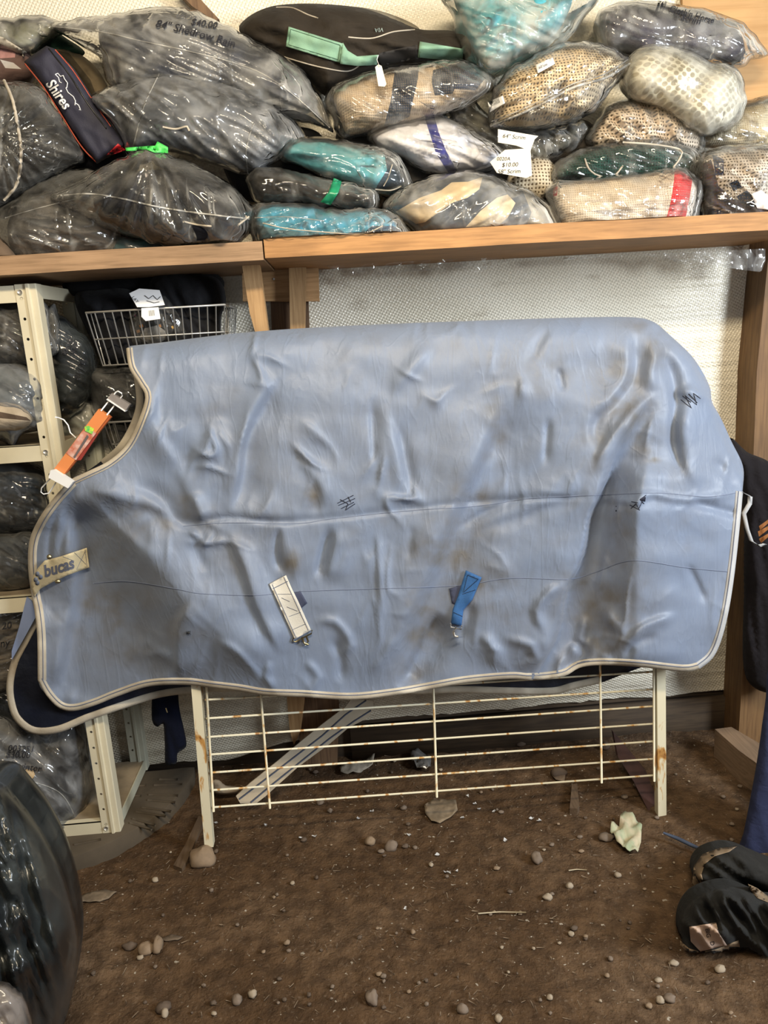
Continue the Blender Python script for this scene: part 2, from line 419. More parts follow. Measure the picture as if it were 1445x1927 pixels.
def bag(name, label, outline, Yc, T, fm='clear', content=None, ccol=(.05, .05, .05), ckind='plain', pats=(), wr=(20, 60, 14, .006), cwr=(10, 90, 30, .010), seed=0., cat='bagged blanket', shelf=True, cT=None, cname='folded_blanket', step=6, root=None, p=.5, **kw):
    c = np.array(outline).mean(0); P = A(c[0], max(q[1] for q in outline), Yc)
    zmin = SHELF_Z+.002 if shelf is True else (shelf or None)
    if root is None: root = thing(name, label, cat, P)
    OL = smooth(outline, 14); t_ = np.arange(len(OL)); rr_ = random.Random(int(seed*7+3))
    OL = OL+np.array([[noise.noise((a_[0]/13, a_[1]/13, seed))*4.5, noise.noise((a_[0]/13, a_[1]/13, seed+50))*4.5] for a_ in OL])
    wr = (wr[0], wr[1]*1.3, wr[2]*1.15, wr[3]*1.35) if wr[0] != 'radial' else wr[:4]+(wr[4]*1.3,)
    pillow('plastic_bag', OL, Yc, T, FM[fm], root, min(step, 4.2), wr=wr, seed=seed, zmin=zmin, p=p, lump=.010)
    co = content or shrink(outline, .90)
    zz = zmin+.004 if zmin else None
    ct = pillow(cname, co, Yc, (cT or T-.028), CL[ckind], root, 5, wr=cwr, seed=seed+9, pats=pats, col=ccol, zmin=zz, p=.45, lump=.016)
    root['_f'] = 1
    return root
def film_of(root): return [c for c in root.children if c.name.startswith('plastic_bag')][0]
def blk_of(root): return [c for c in root.children if not c.name.startswith('plastic_bag')][0]
#@@SETTING
# ================= SETTING =================
WALL = 2.54
def gz(x, y):
    h = .012*nz(x*1.7, y*1.7, 1)+.006*nz(x*6, y*6, 2)+.003*nz(x*19, y*19, 3)
    h += .004*nz(x*11, y*11, 6)+.03*max(0, min(1, (y-2.25)/.25))*(.5+.5*nz(x*3, 5))
    return h
def floor():
    xs = np.arange(-1.5, 1.7, .011); ys = np.concatenate([np.arange(-.6, 1.2, .03), np.arange(1.2, 2.58, .011)]); xs = np.concatenate([np.arange(-2.4, -1.5, .05), xs, np.arange(1.7, 2.6, .05)]); V = []
    for y in ys:
        for x in xs:
            h = gz(x, y)
            if y > .6: h += .004*nz(x*38, y*38, 4)+.0035*max(0, nz(x*24, y*24, 14))+.0022*nz(x*75, y*75, 5)
            V.append((x, y, h-.004))
    nx = len(xs); F = [(j*nx+i, j*nx+i+1, (j+1)*nx+i+1, (j+1)*nx+i) for j in range(len(ys)-1) for i in range(nx-1)]
    m, nt, b = newmat('dirt'); v = coords(nt)
    c = ramp(nt, tex(nt, v, 2.2, 8), [(.3, (.070, .039, .019)), (.5, (.115, .068, .036)), (.7, (.175, .112, .066))])
    c = mixc(nt, ramp(nt, tex(nt, v, 26, 6), [(.38, .6), (.62, 0)]), c, (.040, .024, .014))
    c = mixc(nt, ramp(nt, tex(nt, v, 110, 4), [(.60, 0), (.72, .5)]), c, (.20, .145, .10))
    c = mixc(nt, ramp(nt, tex(nt, v, 75, 1), [(.73, 0), (.77, .9)]), c, (.42, .37, .30))
    setc(nt, b, c); b.inputs['Roughness'].default_value = .95; b.inputs['Specular IOR Level'].default_value = .15
    n = bump(nt, tex(nt, v, 22, 8, .3, rough=.65), .8, .02); n = bump(nt, tex(nt, v, 120, 4), .8, .005, n)
    nt.links.new(n, b.inputs['Normal'])
    o = obj('floor', V, F, m, origin=(0, 0, 0)); o['kind'] = 'structure'
floor()
def walls():
    m, nt, b = newmat('bubble_insulation'); vx = coords(nt, True)
    c = ramp(nt, tex(nt, coords(nt), 3, 6), [(.3, (.70, .64, .50)), (.7, (.82, .77, .64))])
    c = mixc(nt, ramp(nt, tex(nt, coords(nt, scale=(1, 1, 3)), 9, 8), [(.60, 0), (.76, .45)]), c, (.28, .21, .14))
    sp = nt.nodes.new('ShaderNodeSeparateXYZ'); tc = nt.nodes.new('ShaderNodeTexCoord'); nt.links.new(tc.outputs['Object'], sp.inputs[0])
    lo = ramp(nt, sp.outputs[2], [(.12, 1), (.55, 0)])
    dirt = mixc(nt, lo, (0, 0, 0), ramp(nt, tex(nt, coords(nt, scale=(.6, 1, 2.5)), 7, 8), [(.42, 0), (.7, .75)]))
    c = mixc(nt, dirt, c, (.20, .15, .10))
    setc(nt, b, c); b.inputs['Roughness'].default_value = .22
    d = vor(nt, coords(nt, True, scale=(1, 1.15, 1), rot=(0, 0, R(30))), 105, .08)
    n = bump(nt, ramp(nt, d, [(.15, 1), (.5, 0)]), .55, .0035); n = bump(nt, tex(nt, coords(nt, scale=(.5, 1, 9)), 6, 5), .5, .012, n)
    nt.links.new(n, b.inputs['Normal'])
    # back wall: a sheet with soft waves and a ragged lower edge
    xs = np.arange(-2.3, 2.0, .03); V = []; zs = np.concatenate([[0], np.arange(.02, 2.7, .045)])
    for k, z in enumerate(zs):
        for x in xs:
            z0 = float(np.interp(x, [-.5, -.3, -.22, -.15], [.05, .085, .10, .155]))+.012*nz(x*5, 3)+.006*nz(x*30, 7)
            zz = z0+(2.7-z0)*z/2.68
            V.append((x, WALL-.02-.006*nz(x*3, zz*1.2, 4)-.003*nz(x*2, zz*14, 8), zz))
    nx = len(xs); F = [(j*nx+i, j*nx+i+1, (j+1)*nx+i+1, (j+1)*nx+i) for j in range(len(zs)-1) for i in range(nx-1)]
    o = obj('wall_back', V, F, m, origin=(0, 0, 0)); o['kind'] = 'structure'
    wd = woodmat('base_board', (.085, .055, .030), (.030, .019, .011), 0, .85, dirt=.6)
    bb = MB().box((-2.3, WALL-.006, -.05), (2.0, WALL+.05, .32)).obj('baseboard_back', wd, origin=(0, 0, 0)); bb['kind'] = 'structure'
    b2 = MB().box((-.05, WALL-.035, -.05), (1.9, WALL-.007, .135)).obj('baseboard_lower', wd, origin=(0, 0, 0)); b2['kind'] = 'structure'
    g = simple('shed_lining', (.42, .38, .32), .8)
    for nm, a, c_ in (('wall_left', (-2.45, -3, 0), (-2.4, 2.6, 2.9)), ('wall_right', (2.9, .6, 0), (2.95, 2.6, 2.9)), ('ceiling', (-2.4, -3, 2.9), (2.95, 2.6, 2.95))):
        q = MB().box(a, c_).obj(nm, g, origin=(0, 0, 0)); q['kind'] = 'structure'
walls()
PINE = woodmat('pine', (.50, .30, .14), (.30, .16, .06), 0); PINEV = woodmat('pine_upright', (.42, .26, .12), (.24, .13, .05), 2)
PLANK = woodmat('plank', (.46, .235, .085), (.24, .115, .038), 0); GREYP = woodmat('weathered_plank', (.36, .225, .125), (.18, .105, .052), 0)
DARKV = woodmat('dark_post', (.20, .115, .058), (.07, .035, .018), 2, dirt=.3); PLY = woodmat('plywood', (.52, .30, .12), (.40, .21, .07), 0, sc=.5)
def struct(o): o['kind'] = 'structure'; return o
# right-hand upright, its sill block, stud behind the middle, plywood at the top right, roof brace
def pprism(name, poly, Y, th, mat): return struct(prism(poly, Y, th, mat, name))
POSTR = woodmat('right_post', (.19, .105, .042), (.09, .045, .018), 2)
pprism('trim_1', [(1450, 440), (1424, 700), (1412, 1000), (1398, 1250), (1392, 1345), (1388, 1418), (1500, 1450), (1500, 440)], 2.40, .12, POSTR)
pprism('trim_2', [(505, 480), (577, 480), (585, 700), (638, 1330), (634, 1470), (570, 1470), (540, 1100), (515, 700)], 2.485, .045, DARKV)
pprism('trim_3', [(1283, -40), (1290, 190), (1360, 192), (1480, 195), (1480, -40)], 2.50, .015, PLY)
pprism('trim_4', [(330, -20), (362, 12), (405, 40), (412, 36), (360, -20)], 2.46, .04, DARKV)
# ================= WOODEN SHELF =================
def shelf():
    def board(name, x0, x1, ya, yb, mat, label, zt=0):
        # top edge of the front lip runs along the photo's shelf line
        z1 = SHELF_Z+zt; z0 = z1-.046; xa = A(x0, ya, 2.08).x; xb = A(x1, yb, 2.08).x
        m = MB(); n = 24
        V = []; F = []
        for i in range(n+1):
            x = xa+(xb-xa)*i/n
            dz = .003*nz(x*3, 2)
            V += [(x, 2.08+.003*nz(x*6, 1), z0+dz), (x, 2.08+.003*nz(x*6, 9), z1+dz), (x, 2.52, z1), (x, 2.52, z0)]
        for i in range(n):
            for j in range(4):
                F.append((i*4+j, i*4+(j+1) % 4, (i+1)*4+(j+1) % 4, (i+1)*4+j))
        F += [(3, 2, 1, 0), (n*4, n*4+1, n*4+2, n*4+3)]
        o = obj(name, V, F, mat, flat=True); tag(o, label, 'shelf board'); return o
    board('shelf_board', -120, 494, 490, 465, GREYP, 'weathered grey-brown shelf plank over the metal shelving unit', -.004)
    board('shelf_board', 497, 1560, 465, 425, PLANK, 'long orange-brown pine shelf plank carrying the pale bags on the right')
shelf()
def strut(poly, Y, th, label, mat=PINEV, name='wooden_brace'):
    o = prism(poly, Y, th, mat, name); tag(o, label, 'wood brace'); return o
strut([(452, 478), (485, 474), (505, 625), (480, 625), (470, 590)], 2.20, .04, 'slanting pale pine strut with splayed foot, left of the two under the shelf')
strut([(543, 480), (576, 480), (574, 620), (575, 1000), (573, 1320), (566, 1375), (553, 1402), (545, 1375), (540, 1320), (546, 620)], 2.40, .035, 'upright pale pine strut running down behind the blue blanket, right of the two')
strut([(455, 500), (599, 499), (601, 567), (457, 567)], 2.445, .03, 'short horizontal pine cleat nailed across the stud below the shelf', PINE, 'wooden_cleat')
MB().ball(A(515, 525, 2.444), (.004, .003, .004)).obj('nail_head', STEEL, bpy.data.objects['wooden_cleat'])
# sill block to the right and the leaning board
blk = MB(); p0 = gr(1345, 1455, .0); p1 = gr(1420, 1500, 0)
def gbox(px, name, mat, label, cat, h, z0=0):
    P = [gr(x, y, z0+h) for x, y in px]; V = P+[Vector((p.x, p.y, z0-.03)) for p in P]; n = len(P)
    F = [tuple(range(n))]+[tuple(range(2*n-1, n-1, -1))]+[(i, i+n, (i+1) % n+n, (i+1) % n) for i in range(n)]
    return tag(obj(name, V, F, mat, flat=True), label, cat)
BLKM = woodmat('block_wood', (.26, .175, .11), (.14, .09, .055), 1, dirt=.3)
gbox([(1345, 1372), (1376, 1368), (1500, 1440), (1500, 1492), (1390, 1412)], 'wood_block', BLKM, 'sawn timber block on the dirt at the foot of the right post', 'wood block', .105)
MAROON = simple('maroon_paint', (.075, .035, .032), .5, c2=(.045, .022, .02), vs=20, bs=30)
prism([(1154, 1378), (1163, 1388), (1215, 1450), (1237, 1505), (1236, 1535), (1222, 1530), (1192, 1470), (1163, 1425)], lambda X, Y: 2.37-(Y-1378)/157*.31, .02, MAROON, 'loose_board')
tag(bpy.data.objects['loose_board'], 'narrow maroon painted board leaning behind the right rack leg', 'board')
#@@METAL
# ================= METAL SHELVING UNIT =================
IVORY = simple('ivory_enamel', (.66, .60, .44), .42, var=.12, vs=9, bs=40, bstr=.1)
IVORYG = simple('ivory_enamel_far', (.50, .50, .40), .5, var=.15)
RUSTY = simple('ivory_rusty_enamel', (.64, .57, .40), .45, c2=(.52, .36, .17), vs=13, bs=60, bstr=.3)
def rustmat():
    m, nt, b = newmat('rack_enamel'); v = coords(nt, scale=(1, 1, .35))
    c = ramp(nt, tex(nt, v, 38, 6, .5), [(.56, (.68, .62, .45)), (.63, (.50, .27, .08)), (.72, (.20, .07, .02))])
    sp = nt.nodes.new('ShaderNodeSeparateXYZ'); tc = nt.nodes.new('ShaderNodeTexCoord'); nt.links.new(tc.outputs['Object'], sp.inputs[0])
    setc(nt, b, c); b.inputs['Roughness'].default_value = .45; return m
RACKM = rustmat()
def shelving():
    root = thing('metal_shelving', 'ivory perforated angle-steel shelving unit standing on the rubber mat', 'shelving', gr(215, 1588))
    zt = A(35, 535, 2.14).z
    def post(x, y, z0, z1, mat, d=1, mirror=1):
        L = z1-z0; hole = []; k = .03
        while k < L-.02:
            hole.append([(.013+.0042*math.cos(a), k+.0042*math.sin(a)) for a in [i*math.pi/4 for i in range(8)]]); k += .052
        vo, fo = tri([(0, 0), (.027, 0), (.027, L), (0, L)], 1e4, holes=hole)
        m = MB(); V = [(x+a*mirror, y, z0+b) for a, b in vo]; n = len(V)
        V2 = [(x+a*mirror, y+.002, z0+b) for a, b in vo]
        F = [tuple(f) for f in fo]+[tuple(int(i)+n for i in f[::-1]) for f in fo]
        m.add(V+V2, F)
        prof = [(.027, 0), (.029, -.006), (.036, -.006), (.038, 0), (.052, 0), (.054, .004), (.054, .04), (.052, .04), (.051, .004), (.038, .003), (.036, -.003), (.03, -.003), (.027, .002)]
        q = len(prof); V = [(x+a*mirror, y+b*d, z) for z in (z0, z1) for a, b in prof]
        F = [(i, (i+1) % q, (i+1) % q+q, i+q) for i in range(q)]+[tuple(range(q)), tuple(range(2*q-1, q-1, -1))]
        m.add(V, F); m.obj('post', mat, root, flat=True)
    xf = A(207, 1588, 2.14).x-.016
    post(xf, 2.14, .052, zt, IVORY); xr = xf
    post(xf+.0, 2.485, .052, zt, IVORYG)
    def beam(z, h, name='beam'):
        MB().box((-1.7, 2.142, z-h), (xf+.026, 2.146, z)).box((-1.7, 2.142, z-.002), (xf+.026, 2.165, z)).obj(name, IVORY, root, flat=True)
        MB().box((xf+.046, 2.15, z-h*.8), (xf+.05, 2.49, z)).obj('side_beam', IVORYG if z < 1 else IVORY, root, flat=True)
        MB().box((-1.7, 2.15, z-.006), (xf+.045, 2.49, z-.002)).obj('shelf_panel', SHP, root, flat=True)
    SHP = simple('dusty_panel', (.34, .27, .18), .8, var=.4, vs=14)
    zs = [zt, A(60, 838, 2.14).z, A(90, 1120, 2.14).z, A(180, 1548, 2.14).z]
    for z in zs: beam(z, .045)
    for z in zs:
        MB().tube([(xf+.013, 2.134, z-.02), (xf+.013, 2.142, z-.02)], .006, 10).obj('bolt', STEEL, root)
    return root, zs, xf
SHV, ZS, XF = shelving()
# rubber mat
def mat_():
    RB = simple('dusty_rubber', (.082, .062, .040), .9, var=.35, vs=7, bs=40, bstr=.4)
    root = thing('rubber_mat', 'thick half-round ribbed rubber mat under the metal shelving', 'mat', gr(200, 1560))
    e = smooth([(366, 1444), (364, 1458), (344, 1488), (312, 1522), (270, 1552), (225, 1577), (180, 1598), (110, 1622), (20, 1645), (-80, 1665), (-150, 1600), (-150, 1480), (100, 1458), (272, 1452)], 14)
    P = [gr(x, y, .048) for x, y in e]; n = len(P); c = gr(150, 1560, .048)
    V = P+[Vector((c.x+(p.x-c.x)*.985, c.y+(p.y-c.y)*.985, .051)) for p in P]+[Vector((p.x, p.y, -.03)) for p in P]+[Vector((c.x, c.y, .051))]
    F = []
    for i in range(n):
        j = (i+1) % n; F += [(i, j, j+n, i+n), (i+2*n, j+2*n, j, i), (i+n, j+n, 3*n)]
    obj('mat_slab', V, F, RB, root)
    bars = [((300, 1467), (335, 1467)), ((290, 1478), (343, 1476)), ((280, 1496), (335, 1497)), ((278, 1506), (330, 1510)), ((268, 1520), (322, 1527)), ((256, 1528), (312, 1536)),
            ((250, 1541), (292, 1553)), ((245, 1549), (285, 1561)), ((90, 1612), (130, 1606)), ((140, 1590), (190, 1580)), ((250, 1480), (275, 1478)), ((248, 1498), (266, 1498))]
    for (a, b) in bars:
        p, q = gr(*a, .052), gr(*b, .052); MB().tube([p+(q-p)*t/5 for t in range(6)], .004, 6).obj('rib', RB, root)
mat_()
# ================= WHITE WIRE RACK =================
def rack():
    root = thing('wire_rack', 'rusty cream-enamelled wire rack with two square legs under the blue blanket', 'rack', ((gr(398, 1605).x+gr(1243, 1540).x)/2, 2.06, 0))
    Y = 2.06
    def leg(xa, za, xb, zb, w_, yb):
        m = MB(); V = []
        for (x, z, y) in ((xb, zb, yb), (xa, za, Y)):
            V += [(x-w_/2, y-.012, z), (x+w_/2, y-.012, z), (x+w_/2, y+.016, z), (x-w_/2, y+.016, z)]
        m.add(V, [(0, 1, 5, 4), (1, 2, 6, 5), (2, 3, 7, 6), (3, 0, 4, 7), (0, 3, 2, 1), (4, 5, 6, 7)])
        m.obj('leg', RACKM, root, flat=True)
    lt, lb = A(371, 1300, Y), A(396, 1602, Y); rt, rb = A(1241, 1262, Y), A(1243, 1541, Y)
    kl = (lt.x-lb.x)/(lt.z-lb.z); kr = (rt.x-rb.x)/(rt.z-rb.z)
    leg(lb.x+kl*(1.44-lb.z), 1.44, lb.x, .035, .026, Y); leg(rb.x+kr*(1.44-rb.z), 1.44, rb.x, 0.0, .026, Y)
    MB().tube([(lb.x+kl*(1.44-lb.z), Y, 1.44), (rb.x+kr*(1.44-rb.z), Y, 1.44)], .014, 10).obj('top_bar', RACKM, root)
    L = [(386, 1317), (388, 1352), (390, 1387), (394, 1420), (396, 1454), (398, 1487), (402, 1519)]; Rr = [(1230, 1264), (1230, 1297), (1230, 1329), (1230, 1362), (1230, 1395), (1230, 1428), (1230, 1459)]
    for k in range(-5, 0):
        L.insert(0, (L[0][0]-2, L[0][1]-34)); Rr.insert(0, (1230, Rr[0][1]-33))
    for a, b in zip(L, Rr):
        MB().tube([A(*a, Y), A(*b, Y)], .0031, 8).obj('wire', RACKM, root)
    for a, b in (((478, 1150), (508, 1521)), ((810, 1130), (822, 1500)), ((1127, 1100), (1132, 1473)), ((383, 1200), (402, 1527)), ((1229, 1120), (1231, 1470))):
        MB().tube([A(*a, Y-.007), A(*b, Y-.007)], .0035, 8).obj('upright_wire', RACKM, root)
rack()
#@@BLANKET
# ================= THE BLUE BLANKET =================
BO = [(238, 655), (246, 651), (300, 645), (400, 632), (480, 624), (580, 617), (720, 610), (880, 604), (1000, 600), (1100, 597), (1190, 597), (1230, 606), (1262, 632), (1300, 668), (1322, 700), (1336, 730), (1340, 757), (1356, 786), (1376, 830), (1398, 878), (1397, 925),
      (1390, 1000), (1381, 1080), (1370, 1150), (1356, 1205), (1340, 1238), (1316, 1258), (1285, 1263), (1200, 1254), (1130, 1251), (1090, 1256), (1060, 1272), (1000, 1279), (960, 1277), (880, 1284), (810, 1296), (740, 1308), (660, 1316), (570, 1311), (500, 1308), (450, 1300), (400, 1294), (350, 1288), (280, 1291), (220, 1310), (180, 1326),
      (140, 1337), (112, 1332), (88, 1308), (72, 1280), (71, 1200), (66, 1150), (60, 1120), (54, 1070), (56, 1020), (72, 980), (98, 942), (133, 903), (165, 888), (205, 868), (238, 838), (260, 795), (274, 748), (262, 722), (244, 692)]
BOS = smooth(BO, 5)
def G(X, Y, pts, wl, wr_, amp, tap=.25):
    """a fold: asymmetric soft ridge or valley along a polyline, fading at its ends"""
    d, s, t = segdist(smooth(pts, 14, False), X, Y, False)
    w_ = np.where(s > 0, wl, wr_); e = np.clip(t/tap, 0, 1)*np.clip((1-t)/tap, 0, 1) if tap > 0 else 1
    e = e if tap <= 0 else e*e*(3-2*e)
    return amp*e*np.exp(-(d/w_)**2)
FOLDS = [
 # dark pocket towards the right: cliff on its left, slope climbing to the right
 ([(1215, 730), (1180, 800), (1135, 880), (1112, 960), (1090, 1040), (1060, 1120), (1030, 1200), (1000, 1290)], 110, 14, .020, .15),
 ([(1205, 860), (1202, 960), (1200, 1060), (1200, 1160), (1205, 1270)], 60, 120, .012, .1),
 # chest: broad diagonal shoulder, hollow below-left
 ([(150, 900), (210, 960), (290, 1050), (350, 1120), (420, 1180), (520, 1260)], 60, 45, .016, .15),
 ([(140, 930), (155, 1000), (170, 1090), (165, 1180), (135, 1320)], 22, 95, -.040, .15),
 ([(122, 1130), (118, 1200), (112, 1300)], 28, 14, .014, .3),
 ([(375, 1130), (340, 1170), (335, 1230), (350, 1290)], 10, 40, .013, .25),
 ([(280, 1200), (230, 1260), (190, 1320)], 24, 9, .008, .3), ([(165, 1270), (140, 1300), (128, 1330)], 12, 6, .006, .3),
 # long creases of the left half
 ([(545, 705), (505, 745), (470, 820), (458, 900), (438, 975)], 9, 30, -.011, .3), ([(525, 700), (490, 760), (455, 830), (445, 900), (425, 970)], 22, 9, .008, .3),
 ([(425, 985), (460, 1060), (482, 1130), (510, 1190), (540, 1240)], 9, 30, .013, .25), ([(440, 985), (500, 1060), (520, 1140)], 20, 40, -.006, .3),
 ([(360, 925), (385, 985)], 8, 16, .007, .3), ([(330, 870), (360, 930), (388, 1010)], 12, 26, .006, .3),
 ([(300, 700), (282, 760), (300, 830), (350, 900)], 30, 14, .010, .3), ([(240, 905), (300, 935), (345, 985), (420, 990)], 10, 18, -.008, .3),
 ([(145, 905), (220, 935), (300, 955), (350, 990)], 10, 20, .007, .3), ([(150, 930), (240, 1010), (300, 1060)], 20, 12, .006, .3),
 ([(440, 985), (600, 978), (760, 960), (900, 945), (1120, 935)], 4, 9, -.0035, .1), ([(335, 990), (430, 975), (520, 983), (590, 985)], 5, 8, -.005, .3),
 ([(350, 990), (385, 1020), (400, 995)], 6, 8, .006, .3),
 ([(390, 1080), (370, 1030), (388, 1000)], 9, 14, -.004, .3),
 ([(525, 985), (520, 1040), (538, 1085)], 10, 7, -.008, .3), ([(622, 985), (608, 1040), (592, 1092)], 7, 15, -.010, .3), ([(640, 990), (628, 1040), (615, 1100)], 10, 25, .007, .3),
 ([(700, 740), (700, 800), (706, 890)], 5, 12, -.006, .3), ([(748, 790), (762, 860), (780, 950)], 6, 13, -.007, .3), ([(722, 760), (740, 840), (755, 930)], 14, 8, .005, .3),
 ([(710, 990), (714, 1080), (718, 1150), (726, 1180)], 5, 10, .005, .3), ([(775, 985), (768, 1060)], 8, 8, -.003, .3),
 ([(560, 860), (600, 905), (605, 960)], 10, 20, .005, .3), ([(815, 640), (770, 700), (730, 745)], 16, 12, .006, .3),
 ([(580, 905), (600, 930), (590, 975)], 8, 9, -.003, .3),
 # centre: soft diagonal trough darkening to the hem
 ([(965, 740), (935, 830), (895, 920), (860, 1000), (830, 1080), (790, 1180), (745, 1300)], 16, 62, -.020, .2), ([(940, 740), (905, 830), (860, 930), (815, 1040), (765, 1150), (700, 1290)], 60, 22, .012, .2),
 ([(830, 1150), (790, 1230), (750, 1300)], 10, 42, -.022, .25), ([(1000, 930), (920, 960), (850, 1000)], 6, 10, -.004, .3), ([(860, 1210), (880, 1170), (890, 1130)], 12, 14, -.008, .3),
 # upper right
 ([(1185, 610), (1196, 660), (1190, 720), (1150, 765), (1120, 800), (1130, 860)], 10, 24, -.011, .25), ([(1175, 620), (1182, 680), (1160, 740), (1120, 790)], 22, 10, .008, .25),
 ([(1245, 740), (1190, 775), (1130, 860), (1125, 900)], 8, 16, .010, .3), ([(1235, 640), (1262, 700), (1272, 760), (1268, 830), (1290, 900)], 10, 16, -.014, .25),
 ([(1245, 640), (1225, 700), (1232, 740)], 16, 10, .007, .3), ([(1285, 740), (1280, 790), (1285, 850), (1320, 920)], 14, 40, .012, .3), ([(1270, 745), (1300, 735), (1330, 755)], 12, 8, .008, .3),
 ([(1030, 780), (1028, 830), (1024, 880)], 5, 9, -.005, .3), ([(1050, 690), (1060, 740)], 6, 8, -.005, .3), ([(1040, 610), (1010, 650), (1000, 690)], 12, 9, -.004, .3),
 ([(1100, 880), (1090, 930), (1020, 960), (870, 1010)], 9, 16, -.004, .3), ([(1340, 860), (1370, 900), (1392, 925)], 10, 12, -.007, .3),
 # pinched seam and hem creases
 ([(1128, 938), (1170, 942), (1198, 945), (1210, 932), (1230, 930), (1290, 940), (1390, 930)], 7, 8, .005, .2), ([(1195, 950), (1204, 938), (1216, 930)], 6, 6, .003, .2), ([(1300, 945), (1350, 958), (1392, 970)], 8, 9, -.007, .2),
 ([(1290, 1055), (1312, 1100), (1330, 1140)], 8, 7, -.005, .3), ([(1280, 1155), (1210, 1180), (1170, 1225)], 7, 13, .009, .3), ([(1240, 1190), (1190, 1215), (1175, 1250)], 6, 9, -.005, .3),
 ([(1135, 1130), (1150, 1170), (1170, 1195), (1140, 1235)], 10, 14, .009, .3), ([(1100, 1150), (1090, 1200), (1065, 1240)], 10, 12, .012, .3), ([(1060, 1190), (1100, 1230), (1050, 1262)], 8, 8, -.008, .3),
 ([(940, 1200), (1000, 1215), (1010, 1240), (960, 1262)], 9, 9, .006, .3), ([(900, 1190), (930, 1225), (925, 1260)], 8, 12, .007, .3), ([(1070, 1100), (1040, 1110), (1010, 1150), (1030, 1200)], 9, 9, .007, .3),
 ([(585, 1175), (630, 1170), (660, 1215), (630, 1240)], 9, 9, .006, .3), ([(620, 1195), (640, 1235), (640, 1290)], 10, 10, -.006, .3), ([(510, 1240), (500, 1275), (520, 1300)], 6, 9, .006, .3),
 ([(400, 1200), (450, 1230), (500, 1290)], 9, 7, .005, .3), ([(570, 1240), (600, 1275), (580, 1305)], 8, 8, .005, .3), ([(690, 1270), (720, 1240), (745, 1190)], 8, 9, .004, .3), ([(250, 1240), (300, 1230), (340, 1260)], 9, 8, .004, .3),
 ([(115, 940), (95, 1010), (92, 1080)], 6, 8, -.006, .3), ([(130, 935), (120, 1000), (108, 1060)], 8, 7, -.007, .3),
]
def creased(X, Y):
    h = np.zeros(len(X))
    for f in FOLDS: h += G(X, Y, *f)*(2.0 if max(f[1], f[2]) > 35 else 1.9)
    return h
def blanketY(X, Y):
    """depth in metres of the near side of the blanket for traced positions"""
    X = np.asarray(X, float); Y = np.asarray(Y, float)
    base = 1.970+.012*((Y-950)/350)**2
    top = np.interp(X, [238, 300, 400, 580, 720, 880, 1100, 1190, 1230, 1262, 1300, 1336, 1356, 1398], [650, 645, 632, 617, 610, 604, 597, 597, 606, 632, 668, 730, 786, 878])
    base = base+.055*np.exp(-np.maximum(Y-top, 0)/16)+.03*np.exp(-np.maximum(Y-top, 0)/70)
    base = base+.05*np.clip((X-1240)/150, 0, 1)**2*np.clip((1000-Y)/300, 0, 1)
    base = base-.018*np.exp(-((X-560)/260)**2-((Y-1080)/200)**2)
    dg = ((X-140)*.72-(Y-905)*.69)          # px to the upper right of the shoulder line
    base = base+.115*np.clip(-dg/200, 0, 1)**1.1*np.clip((Y-880)/120, 0, 1)-.04*np.clip((118-X)/45, 0, 1)*np.clip((Y-1120)/60, 0, 1)
    q = np.array([noise.noise((a/95, b/60, 2.)) for a, b in zip(X, Y)])
    q2 = np.array([(1-2*abs(noise.noise((a/46+.5*noise.noise((a/60, b/90, 1.))+b/260, b/150, 7.))))*max(0, .45+1.6*noise.noise((a/110, b/110, 9.))) for a, b in zip(X, Y)])
    q4 = np.array([(1-2*abs(noise.noise((a/90-b/60, b/170+a/120, 17.))))*max(0, .3+1.6*noise.noise((a/90, b/90, 19.))) for a, b in zip(X, Y)])
    q3 = np.array([noise.noise((a/20, b/26, 5.)) for a, b in zip(X, Y)])
    low = np.clip((Y-1100)/160, 0, 1)
    # deep pocket in the right third: sharp brow on its left, wall climbing to the right
    xe = np.interp(Y, [740, 800, 870, 935, 1010, 1090, 1160, 1230, 1290], [1225, 1192, 1152, 1128, 1108, 1080, 1062, 1035, 1005])+4*np.sin(Y/23)
    xr = np.interp(Y, [740, 860, 960, 1290], [1245, 1222, 1200, 1200])
    t = np.clip((X-xe)/(xr-xe), 0, 1); rise = np.clip((X-xe+7)/7, 0, 1)
    dep = np.interp(Y, [745, 850, 950, 1200, 1290], [0, .045, .105, .100, .03])
    base = base+dep*rise*(1-t)**1.15-np.interp(Y, [840, 960, 1260], [0, .028, .02])*np.exp(-np.minimum(0, X-xr)**2/3000)*np.clip((1400-X)/150, 0, 1)*(X > xe-40)
    out = base-creased(X, Y)-.009*q-.0060*np.maximum(q2, 0)**3-.0045*np.maximum(q4, 0)**3-.0010*q3-low*.005*q2
    lim = np.interp(X, [150, 360], [2.075, 2.015]); soft = np.where(out > lim, lim+.028*np.tanh((out-lim)/.028), out)
    return out+(soft-out)*np.clip((Y-700)/60, 0, 1)
